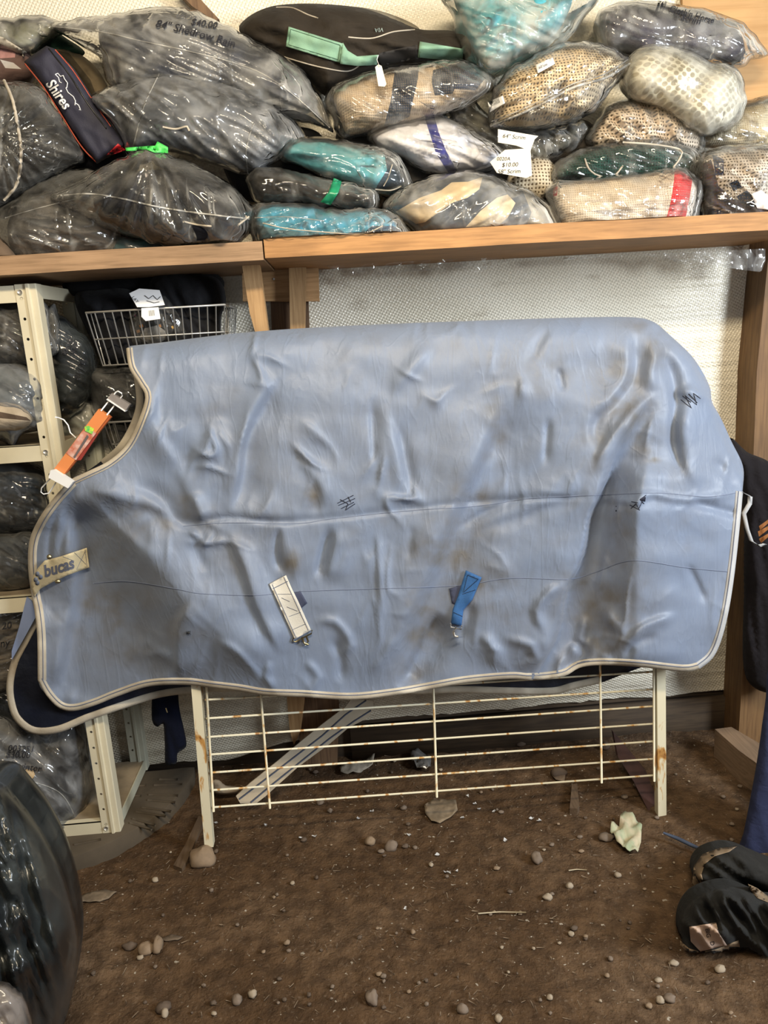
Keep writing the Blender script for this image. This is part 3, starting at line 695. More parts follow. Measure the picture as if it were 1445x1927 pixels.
def blanket():
    root = thing('horse_blanket', 'large stained pale blue horse blanket draped over the wire rack', 'horse blanket', A(700, 1300, 2.0))
    vo, fo = tri(BOS, 4.6); X, Y = vo[:, 0], vo[:, 1]; Yd = blanketY(X, Y)
    # dirt stains, plus shade of the pocket and chest folds painted in
    D = np.zeros(len(X))
    spots = [(262, 965, 40, 18, .9), (290, 985, 55, 22, .7), (230, 1000, 60, 30, .4), (370, 985, 40, 20, .5), (205, 1052, 18, 6, .9), (232, 1085, 10, 4, .8), (200, 1055, 60, 40, .35), (545, 1060, 22, 45, .7), (590, 930, 18, 30, .6),
             (835, 1030, 70, 45, .8), (900, 1100, 70, 60, .6), (800, 1080, 50, 70, .45), (860, 1010, 60, 30, .5), (930, 800, 30, 110, .55), (880, 920, 40, 70, .45), (955, 690, 70, 30, .4), (1180, 760, 60, 80, .7), (1160, 700, 60, 40, .5), (1235, 650, 30, 50, .6), (1205, 615, 35, 18, .6),
             (1215, 820, 50, 60, .5), (1232, 866, 14, 7, .9), (1120, 840, 40, 60, .4), (1090, 960, 60, 60, .3), (1130, 1120, 90, 70, .7), (1170, 1050, 60, 50, .5), (1060, 1250, 120, 25, .35), (700, 860, 90, 60, .2), (395, 770, 40, 40, .3), (650, 700, 60, 40, .25), (330, 1180, 90, 80, .3), (440, 1030, 60, 50, .35),
             (640, 1010, 60, 30, .35), (850, 1050, 60, 90, .8), (800, 1180, 45, 90, .75), (770, 1260, 30, 40, .7), (905, 960, 30, 80, .55), (1130, 1180, 70, 90, .75), (1165, 980, 30, 110, .6), (200, 1150, 110, 110, .55), (150, 1040, 60, 90, .5), (480, 880, 16, 60, .4), (340, 960, 60, 30, .6), (1000, 700, 120, 60, .35), (1290, 1000, 60, 60, .3), (420, 760, 50, 40, .35), (740, 990, 50, 30, .3), (1050, 1000, 50, 60, .25), (980, 1150, 60, 60, .3), (700, 640, 300, 40, .2), (1270, 900, 60, 60, .3), (240, 1200, 110, 120, .4), (700, 900, 600, 260, .16)]
    for cx, cy, sx, sy, a in spots: D = np.maximum(D, a*np.exp(-((X-cx)/sx)**2-((Y-cy)/sy)**2))
    n1 = np.array([noise.fractal((a/38, b/38, 0.), 1.0, 2.0, 6) for a, b in zip(X, Y)])
    D = np.clip(D*(.95+1.1*n1), 0, 1)*.9
    vc = np.stack([D, np.clip(.5+n1, 0, 1), np.zeros(len(X))], 1)
    F = at(X, Y, Yd); n = len(F); B = F+np.array([0, .006, 0])
    # ridge strip over the top to the far side
    tops = [p for p in BOS if p[1] < 700 and p[1] < np.interp(p[0], [238, 1398], [700, 900]) and p[0] > 240]
    fs = [tuple(f) for f in fo]+[tuple(int(i)+n for i in f[::-1]) for f in fo]; mi = [0]*len(fo)+[1]*len(fo)
    for a, b in boundary(fo): fs.append((b, a, a+n, b+n)); mi.append(0)
    m, nt, b = newmat('blue_ripstop'); at_ = nt.nodes.new('ShaderNodeAttribute'); at_.attribute_name = 'Col'
    sp = nt.nodes.new('ShaderNodeSeparateColor'); nt.links.new(at_.outputs['Color'], sp.inputs[0]); v = coords(nt)
    c = mixc(nt, ramp(nt, tex(nt, v, 3.0, 5), [(.35, 0), (.65, 1)]), (.168, .214, .308), (.192, .228, .302))
    c = mixc(nt, ramp(nt, tex(nt, coords(nt, scale=(1, 1, .2)), 220, 3), [(.4, .18), (.6, 0)]), c, (.14, .18, .28))
    grime_shade = mixc(nt, ramp(nt, tex(nt, coords(nt, scale=(1, 1, 1)), 16, 6), [(.3, .55), (.6, 1)]), (0, 0, 0), sp.outputs[0])
    c = mixc(nt, grime_shade, c, (.118, .105, .085))
    setc(nt, b, c); b.inputs['Roughness'].default_value = .5; b.inputs['Sheen Weight'].default_value = .15; b.inputs['Specular IOR Level'].default_value = .4
    ck = tex(nt, v, 10, 6, .9, 'RIDGED_MULTIFRACTAL'); nr = bump(nt, ck, .05, .006)
    for rot_, sc_, st_ in ((12, 9, .25), (-25, 12, .3), (75, 8, .3)):
        q_ = tex(nt, coords(nt, scale=(1, 1, st_), rot=(0, R(rot_), 0)), sc_, 3, .7); nr = bump(nt, ramp(nt, q_, [(.47, 0), (.5, 1), (.56, 0)]), .12, .004, nr)
    nr = bump(nt, tex(nt, coords(nt, scale=(1, 1, .15)), 300, 2), .10, .001, nr); nr = bump(nt, tex(nt, coords(nt, scale=(.15, 1, 1)), 300, 2), .10, .001, nr)
    nr = bump(nt, tex(nt, v, 45, 5), .22, .003, nr)
    nt.links.new(nr, b.inputs['Normal'])
    NAVY = simple('navy_lining', (.007, .010, .022), .45, var=.3, vs=20, bs=30, bstr=.5, bdist=.006)
    BLUE2 = simple('blue_far_side', (.22, .28, .46), .6, var=.15)
    shell = obj('outer_shell', np.vstack([F, B]), fs, [m, NAVY], root, matidx=mi, vcol=np.vstack([vc, vc]))
    # far side
    FO = [(262, 652), (400, 640), (700, 617), (1100, 605), (1220, 615), (1310, 730), (1352, 900), (1345, 1100), (1318, 1215), (1250, 1240), (1190, 1262), (1130, 1285), (1080, 1296), (1040, 1306), (960, 1306), (860, 1303), (780, 1305), (600, 1300), (440, 1300), (360, 1304), (300, 1312), (240, 1330), (170, 1354), (110, 1378), (62, 1380),
          (30, 1358), (17, 1328), (13, 1290), (22, 1245), (42, 1205), (66, 1160), (60, 1080), (70, 1010), (110, 930), (190, 868), (222, 840), (246, 800), (258, 760), (255, 720), (252, 690)]
    fos = smooth(FO, 9)
    def farY(X, Y): return 2.155-.03*np.clip((300-X)/100, 0, 1)*np.clip((Y-900)/200, 0, 1)-.012*np.clip((Y-1200)/100, 0, 1)-.006*np.array([noise.noise((a/30, b/50, 3.)) for a, b in zip(np.atleast_1d(X), np.atleast_1d(Y))])-.05*np.exp(-np.maximum(np.atleast_1d(Y)-640, 0)/25)
    v2, f2 = tri(fos, 12); X2, Y2 = v2[:, 0], v2[:, 1]; F2 = at(X2, Y2, farY(X2, Y2)); n2 = len(F2); B2 = F2+np.array([0, .01, 0])
    fs2 = [tuple(f) for f in f2]+[tuple(int(i)+n2 for i in f[::-1]) for f in f2]; mi2 = [0]*len(f2)+[1]*len(f2)
    for a, b_ in boundary(f2): fs2.append((b_, a, a+n2, b_+n2)); mi2.append(1)
    obj('far_side_lining', np.vstack([F2, B2]), fs2, [NAVY, BLUE2], root, matidx=mi2, label='navy inside lining of the far side')
    # ridge joining both sides
    tp = [(250, 651), (300, 645), (400, 632), (480, 624), (580, 617), (720, 610), (880, 604), (1000, 600), (1100, 597), (1190, 597), (1230, 606), (1262, 632), (1300, 668), (1322, 700), (1336, 730), (1340, 757), (1356, 786), (1376, 830), (1396, 876)]
    tp = smooth(tp, 8, False); V = []; K = 7
    Yt = blanketY(tp[:, 0], tp[:, 1]+2)
    for (x, y), yd in zip(tp, Yt):
        a = A(x, y+3, yd+.004); bz = A(x, y+3, yd)
        for k in range(K):
            t = k/(K-1); V.append((a.x, a.y+(2.165-a.y)*t, a.z+.008*math.sin(math.pi*t)-.012*t))
    F3 = [(i*K+j, (i+1)*K+j, (i+1)*K+j+1, i*K+j+1) for i in range(len(tp)-1) for j in range(K-1)]
    obj('spine_fold', V, F3, BLUE2, root)
    bv = surf([shell])
    def ribbon(name, pts, w0, w1, mat, lift=.003, yf=blanketY, closed=False, label=None, step=7, thick=.004, sm=True):
        """strip between offsets w0..w1 px to the inner side of a traced edge"""
        P = smooth(pts, step, closed) if sm else dense(pts, step, closed); n = len(P); nn = []
        for i in range(n):
            a, b_ = (P[i-1], P[(i+1) % n]) if closed else (P[max(i-1, 0)], P[min(i+1, n-1)]); t = (b_-a)/(np.linalg.norm(b_-a)+1e-9)
            nn.append((-t[1], t[0]))
        nn = np.array(nn); rows = []
        for k, q in enumerate(np.linspace(w0, w1, 4)):
            Z = P+nn*q; rows.append(at(Z[:, 0], Z[:, 1], yf(Z[:, 0], Z[:, 1])-lift*(1 if 0 < k < 3 else .5)))
        rows = rows+[r+np.array([0, thick, 0]) for r in rows[::-1]]
        V = np.stack(rows, 1).reshape(-1, 3); m_ = len(rows)
        Fs = [(i*m_+j, i*m_+(j+1) % m_, (i+1)*m_+(j+1) % m_, (i+1)*m_+j) for i in range(n-1) for j in range(m_)]
        return obj(name, V, Fs, mat, root, label=label)
    BIND = simple('cream_binding', (.50, .45, .36), .9, c2=(.36, .31, .24), vs=14, bs=400, bstr=.4)
    BINDR = simple('pale_grey_binding', (.46, .46, .46), .85, var=.15, vs=14, bs=400, bstr=.3)
    i0 = BO.index((1397, 925)); i1 = BO.index((1316, 1258)); i2 = BO.index((72, 1280)); i3 = BO.index((133, 903))
    hem = BO[i1:i2+1]; tail = BO[i0:i1+1]; chest = BO[i2:i3+1]; neck = BO[i3:]+[BO[0]]
    for nm, seg, wd, mt in (('hem_binding', hem, 12, BIND), ('tail_binding', tail, 12, BINDR), ('chest_binding', chest, 15, BIND), ('neck_binding', neck, 11, BIND)):
        ribbon(nm, seg, -1, wd, mt); s_ = wd*.52
        ribbon('stitched_stripe', seg, s_, s_+2.4, GREYST, .0045)
    fy = lambda X, Y: farY(X, Y)-.0
    j0 = FO.index((1130, 1285)); j1 = FO.index((66, 1160)); j2 = FO.index((190, 868))
    ribbon('far_hem_binding', FO[j0:j1+1], -1, 12, BIND, .004, fy)
    ribbon('far_neck_binding', FO[j2:j2+5]+[(252, 700)], -2, 12, BIND, .004, fy)
    # outer face of the far chest flap
    prism([(50, 1124), (60, 1132), (69, 1158), (46, 1200), (22, 1242), (22, 1225), (36, 1180)], 2.10, .006, BLUE2, 'far_chest_flap', root, label='plain blue outside of the far chest flap')
    # seams
    SEAM = simple('seam_thread', (.16, .19, .27), .8)
    line_on('seam', bv, [(175, 1098), (240, 1094), (330, 1108), (380, 1117), (480, 1120), (560, 1113), (700, 1108), (860, 1102), (960, 1088), (1068, 1090), (1120, 1077), (1190, 1055), (1290, 1068), (1372, 1076)], .0012, SEAM, root, off=.0002)
    line_on('seam', bv, [(345, 990), (430, 984), (560, 985), (620, 977), (760, 962), (900, 952), (1000, 938), (1120, 932), (1240, 928), (1330, 935), (1392, 926)], .0010, SEAM, root, off=.0002)
    # repair stitches
    TH = simple('black_thread', (.012, .014, .03), .8)
    lines_on('repair_stitching', bv, [[(635, 947), (665, 932)], [(637, 951), (668, 938)], [(642, 957), (666, 945)], [(650, 960), (668, 948)], [(640, 940), (655, 948), (650, 960)], [(655, 935), (660, 945)]], .0009, TH, root)
    lines_on('repair_stitching', bv, [[(1281, 752), (1301, 768), (1289, 744), (1311, 762), (1305, 740), (1318, 750)], [(1284, 745), (1300, 757)], [(1296, 741), (1312, 758)]], .0009, TH, root)
    lines_on('repair_stitching', bv, [[(1185, 950), (1204, 960)], [(1187, 957), (1197, 947), (1202, 958), (1208, 944)], [(1188, 944), (1200, 946)], [(1204, 940), (1212, 948)]], .0009, TH, root)
    patch_on('tear', bv, [(1200, 942), (1216, 931), (1214, 944)], TH, root, off=.001)
    # chest strap
    WEB = simple('beige_webbing', (.55, .47, .30), .9, var=.15, vs=20, bs=420, bstr=.4)
    st = patch_on('chest_strap', bv, [(163, 1031), (168, 1068), (128, 1082), (98, 1096), (76, 1108), (64, 1124), (58, 1100), (62, 1084), (72, 1068), (84, 1055), (115, 1047)], WEB, root, fb=1.965, off=.016, label='beige chest strap with a woven name')
    b2 = surf([st])
    text_on('strap_lettering', b2, 'bucas', 84, 1086, 22, -17, simple('grey_letters', (.10, .11, .15), .8, var=0, bstr=0), st, fb=1.955, off=.0015, bold=.035, shear=.25, sx=.86)
    cl = simple('clover_grey', (.12, .14, .19), .8, var=0, bstr=0)
    for (cx, cy) in ((70, 1080), (76, 1086), (67, 1091), (70, 1097)):
        q = [(cx+4.2*math.cos(a), cy+4.6*math.sin(a)) for a in np.linspace(0, 2*math.pi, 9)[:-1]]
        patch_on('clover_leaf', b2, q, cl, st, fb=1.955, off=.0018, step=4)
    lines_on('box_stitching', b2, [[(160, 1034), (164, 1066)], [(140, 1040), (162, 1062)], [(144, 1072), (160, 1038)], [(118, 1047), (140, 1056)]], .0005, GREYST, st)
    MB().ball(A(93, 1048, 1.962), (.007, .006, .007)).obj('buckle', BRASS, root); MB().ball(A(109, 1094, 1.962), (.008, .006, .006)).obj('buckle', BRASS, root)
    # belly straps
    def strap(poly, mat, nm, label, stripes=(), hooks=None, stc=GREYST):
        a = patch_on(nm, bv, poly, mat, root, off=.007, thick=.004, label=label); b3 = surf([a])
        for s_ in stripes: lines_on('strap_stripe', b3, [s_], .0011, stc, a, off=.0)
        return a, b3
    bl = simple('blue_webbing', (.03, .12, .32), .8, var=.25, vs=30, bs=420, bstr=.4)
    DK = simple('dark_patch', (.05, .06, .11), .8)
    patch_on('reinforcing_patch', bv, [(525, 1125), (565, 1112), (578, 1135), (560, 1150), (533, 1160)], DK, root, off=.002)
    patch_on('reinforcing_patch', bv, [(845, 1108), (872, 1100), (885, 1128), (872, 1145), (850, 1135)], DK, root, off=.002)
    a, b3 = strap([(507, 1099), (538, 1083), (550, 1110), (560, 1130), (585, 1186), (554, 1203), (530, 1150)], simple('white_webbing', (.62, .59, .52), .9, var=.12, bs=420, bstr=.4), 'belly_strap', 'off-white belly strap with grey edge stripes', [[(512, 1100), (557, 1200)], [(534, 1086), (580, 1186)], [(513, 1108), (541, 1094)]])
    lines_on('box_stitching', b3, [[(522, 1118), (548, 1118)], [(530, 1125), (545, 1132)], [(540, 1142), (560, 1150)], [(544, 1160), (566, 1152)], [(550, 1185), (575, 1174)]], .0005, GREYST, a)
    h = MB(); yy = 1.955
    h.tube([A(552, 1200, yy), A(550, 1206, yy), A(556, 1208, yy), A(586, 1192, yy), A(587, 1186, yy)], .0022, 8)
    h.tube([A(568, 1199, yy), A(572, 1210, yy-.004), A(580, 1213, yy)], .0030, 8).tube([A(576, 1197, yy), A(580, 1207, yy-.004), A(574, 1213, yy)], .0028, 8)
    h.obj('metal_hook', BRASS, root)
    a, b3 = strap([(877, 1074), (906, 1087), (889, 1128), (872, 1148), (868, 1178), (849, 1174), (852, 1148), (862, 1122)], bl, 'belly_strap', 'short bright blue belly strap', [], stc=TH)
    lines_on('box_stitching', b3, [[(880, 1082), (872, 1115), (900, 1090), (880, 1082)], [(870, 1118), (895, 1110)], [(853, 1152), (870, 1160)]], .0006, TH, a)
    h = MB(); h.tube([A(848, 1173, yy), A(848, 1180, yy), A(868, 1184, yy), A(869, 1177, yy)], .002, 8)
    h.tube([A(858, 1180, yy), A(853, 1190, yy-.004), A(855, 1197, yy), A(862, 1198, yy)], .0032, 8); h.obj('metal_hook', STEEL, root)
    # tail cord
    P = [A(x, y, Y_) for x, y, Y_ in ((1396, 926, 1.99), (1412, 934, 2.0), (1411, 948, 2.0), (1400, 966, 2.0), (1406, 995, 2.02), (1414, 1018, 2.03), (1428, 1028, 2.04), (1440, 1024, 2.05))]
    P = [Vector(p) for p in P]; V = []
    for i, p in enumerate(P): V += [p+Vector((-.006, 0, .002)), p+Vector((.006, 0, -.002)), p+Vector((.006, .004, -.002)), p+Vector((-.006, .004, .002))]
    Fs = [(i*4+j, i*4+(j+1) % 4, i*4+4+(j+1) % 4, i*4+4+j) for i in range(len(P)-1) for j in range(4)]
    obj('tail_strap', V, Fs, BINDR, root)
    return bv
BV = blanket()
def fly():
    root = thing('fly', 'small black fly sitting on the lower left of the blue blanket', 'fly', hit(BV, 355, 1191, .002))
    p = root.location; k = simple('fly_black', (.01, .01, .012), .4)
    MB().ball(p, (.0045, .003, .0028)).ball(p+Vector((-.005, 0, .001)), (.002, .002, .002)).obj('body', k, root)
    m = MB()
    for s_ in (-1, 1):
        for t in (-.003, 0, .003): m.tube([p+Vector((t, 0, 0)), p+Vector((t*1.6, -.001, s_*.006))], .0005, 4)
    m.obj('legs', k, root)
fly()
#@@HANGER
# ================= CLIP HANGER =================
def hanger():
    root = thing('clip_hanger', 'folded orange and chrome clamp hanger clipped to the blanket collar', 'hanger', A(120, 910, 1.95))
    OR = simple('orange_card', (.66, .22, .065), .6, var=.08, bstr=.05); ORD = simple('orange_card_edge', (.36, .085, .02), .6, var=.1)
    CH = simple('bright_chrome', (.80, .80, .80), .3, .1, var=.05, bstr=0); GR_ = simple('brushed_bar', (.36, .32, .29), .35, .5, var=.1)
    Y = 1.94
    a = prism([(102, 882), (120, 893), (204, 783), (185, 770)], Y, .018, OR, 'card_sleeve', root)
    prism([(120.5, 893), (124, 891), (208, 786), (204.5, 783)], Y+.004, .016, ORD, 'card_edge', root)
    prism([(124, 853), (143, 866), (181, 815), (163, 801)], Y-.001, .001, simple('printed_panel', (.60, .40, .34), .5, c2=(.45, .12, .06), vs=60), 'printed_panel', root)
    prism([(143, 866), (182, 815), (184, 818), (152, 866), (146, 866)], Y+.002, .004, simple('red_flap', (.25, .03, .02), .6), 'red_flap', root)
    prism([(138, 860), (141, 862), (167, 822), (164, 818)], Y-.0025, .001, simple('print_grey', (.12, .10, .10), .5), 'printed_picture', root)
    prism([(166, 801), (177, 807), (173, 817), (160, 811), (159, 803)], Y-.003, .001, simple('yellow_sticker', (.70, .75, .05), .5, c2=(.05, .45, .1), vs=90), 'round_sticker', root)
    for p, nm, m_, yy in (([(95, 885), (102, 884), (137, 907), (128, 919), (91, 899)], 'clamp_jaw', CH, Y-.012), ([(210, 740), (244, 761), (236, 773), (202, 750)], 'clamp_jaw', GR_, Y-.006)): prism(p, yy, .016, m_, nm, root)
    prism([(202, 750), (236, 773), (235, 775), (200, 752)], Y-.008, .02, CH, 'clamp_lip', root)
    m = MB()
    m.tube([A(190, 773, Y), A(218, 738, Y), A(222, 736, Y), A(229, 740, Y), A(230, 744, Y), A(201, 781, Y)], .0018, 6)
    m.tube([A(96, 899, Y), A(78, 918, Y), A(77, 926, Y), A(82, 930, Y), A(92, 928, Y), A(105, 908, Y)], .0016, 6)
    m.obj('wire_frame', CH, root)
    MB().tube([A(x, y, Y+.02) for x, y in ((143, 824), (132, 814), (128, 800), (120, 790), (110, 786), (104, 785))], .0018, 6).obj('hook', CH, root)
hanger()
#@@BAGS
# ================= BAGS ON THE TOP SHELF =================
NV = (.025, .035, .07); BK = (.012, .012, .014); CR = (.62, .52, .38)
F_, M_, B_ = 2.20, 2.28, 2.37
def seam_on(root, pts, r=.0016, m=None, name='seal_line'):
    return line_on(name, surf([film_of(root)]), pts, r, m or SEALM, root, fb=root.location.y)
SEALM = film('folded_plastic_edge', .38, (.8, .78, .72), rough=.15)
# --- left section
b1 = bag('bagged_blanket', 'slumped clear bag in the top left corner with pale green contents', [(-40, 40), (40, 30), (80, 28), (108, 38), (132, 56), (104, 66), (80, 84), (45, 102), (-40, 80)], 2.36, .07, 'haze', ccol=(.25, .26, .20), seed=1)
tag(patch_on('webbing_strap', surf([film_of(b1)]), [(-20, 62), (5, 70), (50, 98), (44, 106), (0, 82), (-20, 75)], CREAM, None, fb=2.28, off=.01), 'loose cream strap lying under the top left bag', 'strap')
def soft(name, label, outline, Yc, T, col, kind='plain', cat='blanket', pats=(), wr=(20, 60, 20, .008), seed=0, zmin=None, part='cloth', **kw):
    c = np.array(outline).mean(0); root = thing(name, label, cat, A(c[0], max(q[1] for q in outline), Yc))
    pillow(part, outline, Yc, T, CL[kind], root, pats=pats, col=col, wr=wr, seed=seed, zmin=zmin, **kw); return root
soft('loose_cloth', 'mauve and brown rumpled cloth at the left frame edge under the top bag', [(-40, 78), (20, 84), (62, 108), (60, 150), (20, 165), (-40, 165)], 2.38, .07, (.12, .075, .065), pats=[([(0, 90), (30, 95), (28, 108), (0, 110)], (.42, .22, .2)), ([(0, 112), (25, 118), (40, 130), (10, 128)], (.45, .42, .4))], seed=4)
soft('folded_blanket', 'dark green blanket corner showing behind the slim navy carry case', [(62, 112), (78, 80), (96, 57), (125, 72), (160, 100), (120, 118), (85, 125)], 2.42, .04, (.012, .035, .022), seed=5)
soft('folded_blanket', 'olive brown folded blanket behind the slim navy carry case', [(100, 92), (135, 95), (165, 112), (190, 140), (215, 195), (190, 215), (150, 160)], 2.40, .05, (.13, .10, .06), pats=[([(108, 95), (130, 100), (170, 150), (185, 190), (175, 190), (150, 150)], (.05, .04, .025))], wr=(50, 90, 12, .008), seed=6)
soft('bundled_blanket', 'black bundle filling the gap below the slim navy carry case', [(110, 220), (180, 250), (240, 270), (260, 320), (180, 340), (120, 340), (90, 280)], 2.38, .07, BK, seed=8)
b = bag('bagged_blanket', 'long clear bag with a navy blanket and writing, top row left', [(93, 48), (150, 34), (200, 27), (280, 14), (330, 12), (372, 22), (420, 45), (480, 75), (525, 100), (565, 128), (592, 165), (612, 200), (628, 248), (595, 236), (540, 222), (470, 205), (400, 190), (300, 190), (210, 165), (185, 110), (140, 80)], 2.31, .13, 'haze',
        content=[(192, 46), (280, 24), (370, 36), (470, 82), (550, 130), (585, 180), (590, 208), (540, 212), (470, 200), (400, 186), (300, 184), (212, 158), (194, 110)], ccol=(.028, .034, .055), ckind='shiny', wr=(25, 80, 11, .006), cwr=(25, 60, 14, .009), seed=10)
SHED = b; fb_ = surf([film_of(b)])
seam_on(b, [(95, 50), (190, 60), (270, 78), (350, 95), (440, 118), (500, 142), (560, 185), (620, 240)], .0013)
text_on('handwriting', fb_, '84" Shedrow Rain', 291, 50, 15, 12, INK, film_of(b), off=.010, bold=.012, fb=2.2, curve=.0003, sx=1.02)
text_on('handwriting', fb_, '$40.00', 358, 46, 13, 9, INK, film_of(b), off=.010, bold=.012, fb=2.2); text_on('handwriting', fb_, '00132', 330, 34, 8, 6, simple('faded_ink', (.12, .12, .13), .7, bstr=0), film_of(b), fb=2.2, sx=1.4)
b = bag('bagged_blanket', 'big bag of black blanket with radiating creases at the left frame edge', [(-70, 165), (0, 150), (50, 154), (88, 176), (122, 230), (160, 292), (120, 322), (60, 356), (18, 386), (-70, 400)], 2.26, .15, 'crisp', ccol=(.022, .020, .018), wr=('radial', -5, 258, 7, .010), seed=12)
line_on('piping', surf([film_of(b)]), [(8, 152), (24, 190), (34, 240), (40, 290), (32, 345), (8, 376)], .004, CREAM, b, fb=2.2)
# slim case with printed name
def case():
    root = thing('carry_case', 'slim navy zipped carry case with white lettering and red piping', 'carry case', A(200, 305, 2.25))
    O = [(45, 116), (66, 100), (87, 86), (104, 92), (140, 130), (178, 188), (210, 235), (241, 276), (212, 290), (182, 308), (150, 270), (112, 210), (80, 160)]
    NVC = simple('navy_canvas', (.022, .022, .042), .75, var=.25, bs=300)
    p = pillow('case_body', O, 2.26, .045, NVC, root, 6, dm=18, p=.5, sm=False, wr=(55, 60, 20, .004))
    v = surf([p]); RP = simple('red_piping', (.45, .07, .03), .6)
    line_on('piping', v, [(47, 120), (82, 164), (114, 214), (152, 274), (180, 304)], .0018, RP, root, fb=2.24); line_on('piping', v, [(104, 94), (138, 134), (176, 192), (208, 238)], .0018, RP, root, fb=2.24)
    line_on('zip', v, [(92, 92), (130, 140), (165, 195), (200, 242)], .002, simple('zip_black', (.01, .01, .01), .4), root, fb=2.24)
    patch_on('red_corner', v, [(200, 292), (222, 270), (236, 282), (212, 291)], simple('red_patch', (.55, .02, .03), .5), root, fb=2.24)
    text_on('lettering', v, 'Shires', 85, 158, 20, 54, WHITEP, p, fb=2.22, off=.011, bold=.02, shear=.1, sx=.90)
    lines_on('horse_outline', v, [[(104, 140), (109, 138), (114, 144), (119, 142), (121, 148), (127, 156), (126, 164), (124, 166)], [(104, 140), (110, 146), (112, 154), (116, 156)], [(124, 166), (128, 174), (138, 182), (142, 190), (141, 198)], [(142, 194), (148, 198), (152, 208), (149, 206)]], .0012, WHITEP, p, fb=2.22)
case()
b = bag('bagged_blanket', 'bag of grey-brown fleece rugs at the far left end of the shelf', [(-20, 405), (20, 375), (60, 347), (130, 320), (205, 330), (235, 400), (225, 480), (120, 500), (40, 502), (-20, 470)], 2.24, .12, 'clear', content=[(15, 420), (40, 385), (110, 360), (200, 365), (225, 420), (215, 490), (120, 496), (40, 495), (20, 470)], ccol=(.105, .095, .088), ckind='fleece', cwr=(0, 160, 22, .018), seed=14)
seam_on(b, [(10, 410), (60, 395), (110, 382), (140, 375)], .0013)
soft('folded_blanket', 'brown blanket edge in the bottom left corner of the shelf', [(-60, 430), (-10, 440), (22, 470), (30, 503), (-60, 508)], 2.16, .05, (.13, .09, .06), seed=15, zmin=SHELF_Z)
b = bag('bagged_blanket', 'cloudy bag with a grey rug, second row left above the black one', [(168, 186), (220, 156), (290, 137), (350, 138), (440, 158), (500, 190), (550, 225), (577, 262), (545, 288), (500, 315), (460, 329), (400, 310), (330, 288), (285, 285), (245, 300), (225, 260), (205, 225)], 2.25, .12, 'grey',
        content=[(245, 225), (300, 185), (380, 170), (460, 190), (520, 240), (510, 290), (462, 318), (400, 302), (320, 280), (255, 285)], ccol=(.085, .095, .115), wr=(35, 70, 16, .010), cwr=(40, 40, 16, .014), seed=17)
seam_on(b, [(300, 138), (275, 190), (262, 230), (247, 292)], .0013); seam_on(b, [(306, 239), (330, 243), (352, 238), (356, 246)], .0025, CREAM, 'cord')
seam_on(b, [(478, 228), (468, 262), (463, 290), (466, 326)], .0013)
b = bag('bagged_blanket', 'wide bag of black blanket tied with a green ribbon, front left', [(92, 373), (130, 350), (190, 315), (245, 287), (280, 277), (335, 297), (400, 325), (450, 360), (480, 396), (476, 422), (458, 452), (422, 476), (360, 474), (280, 458), (200, 434), (145, 402)], 2.16, .13, 'crisp',
        content=[(172, 388), (200, 352), (260, 322), (340, 325), (410, 350), (462, 395), (466, 425), (420, 470), (350, 468), (280, 452), (215, 432)], ccol=(.008, .009, .015), wr=('radial', 278, 277, 5, .012), cwr=(30, 80, 30, .012), seed=19)
seam_on(b, [(115, 368), (170, 365), (230, 374), (300, 390), (380, 402), (468, 412)], .0022); seam_on(b, [(345, 417), (370, 423), (398, 426)], .0025, CREAM, 'cord'); seam_on(b, [(448, 424), (468, 408)], .0025, CREAM, 'cord')
GRB = simple('green_ribbon', (.07, .55, .10), .45, var=.3, vs=40)
gv = surf([film_of(b)])
patch_on('ribbon', gv, [(236, 278), (262, 276), (292, 274), (296, 266), (316, 277), (316, 288), (290, 287), (275, 281), (248, 284), (237, 284)], GRB, b, fb=2.12, off=.006, ruffle=.008)
bag('bagged_blanket', 'thin flat teal package squashed under the ribboned black bag', [(203, 458), (216, 444), (300, 452), (404, 464), (404, 486), (300, 490), (212, 486)], 2.17, .03, 'clear', ccol=(.02, .09, .10), seed=21, step=5)
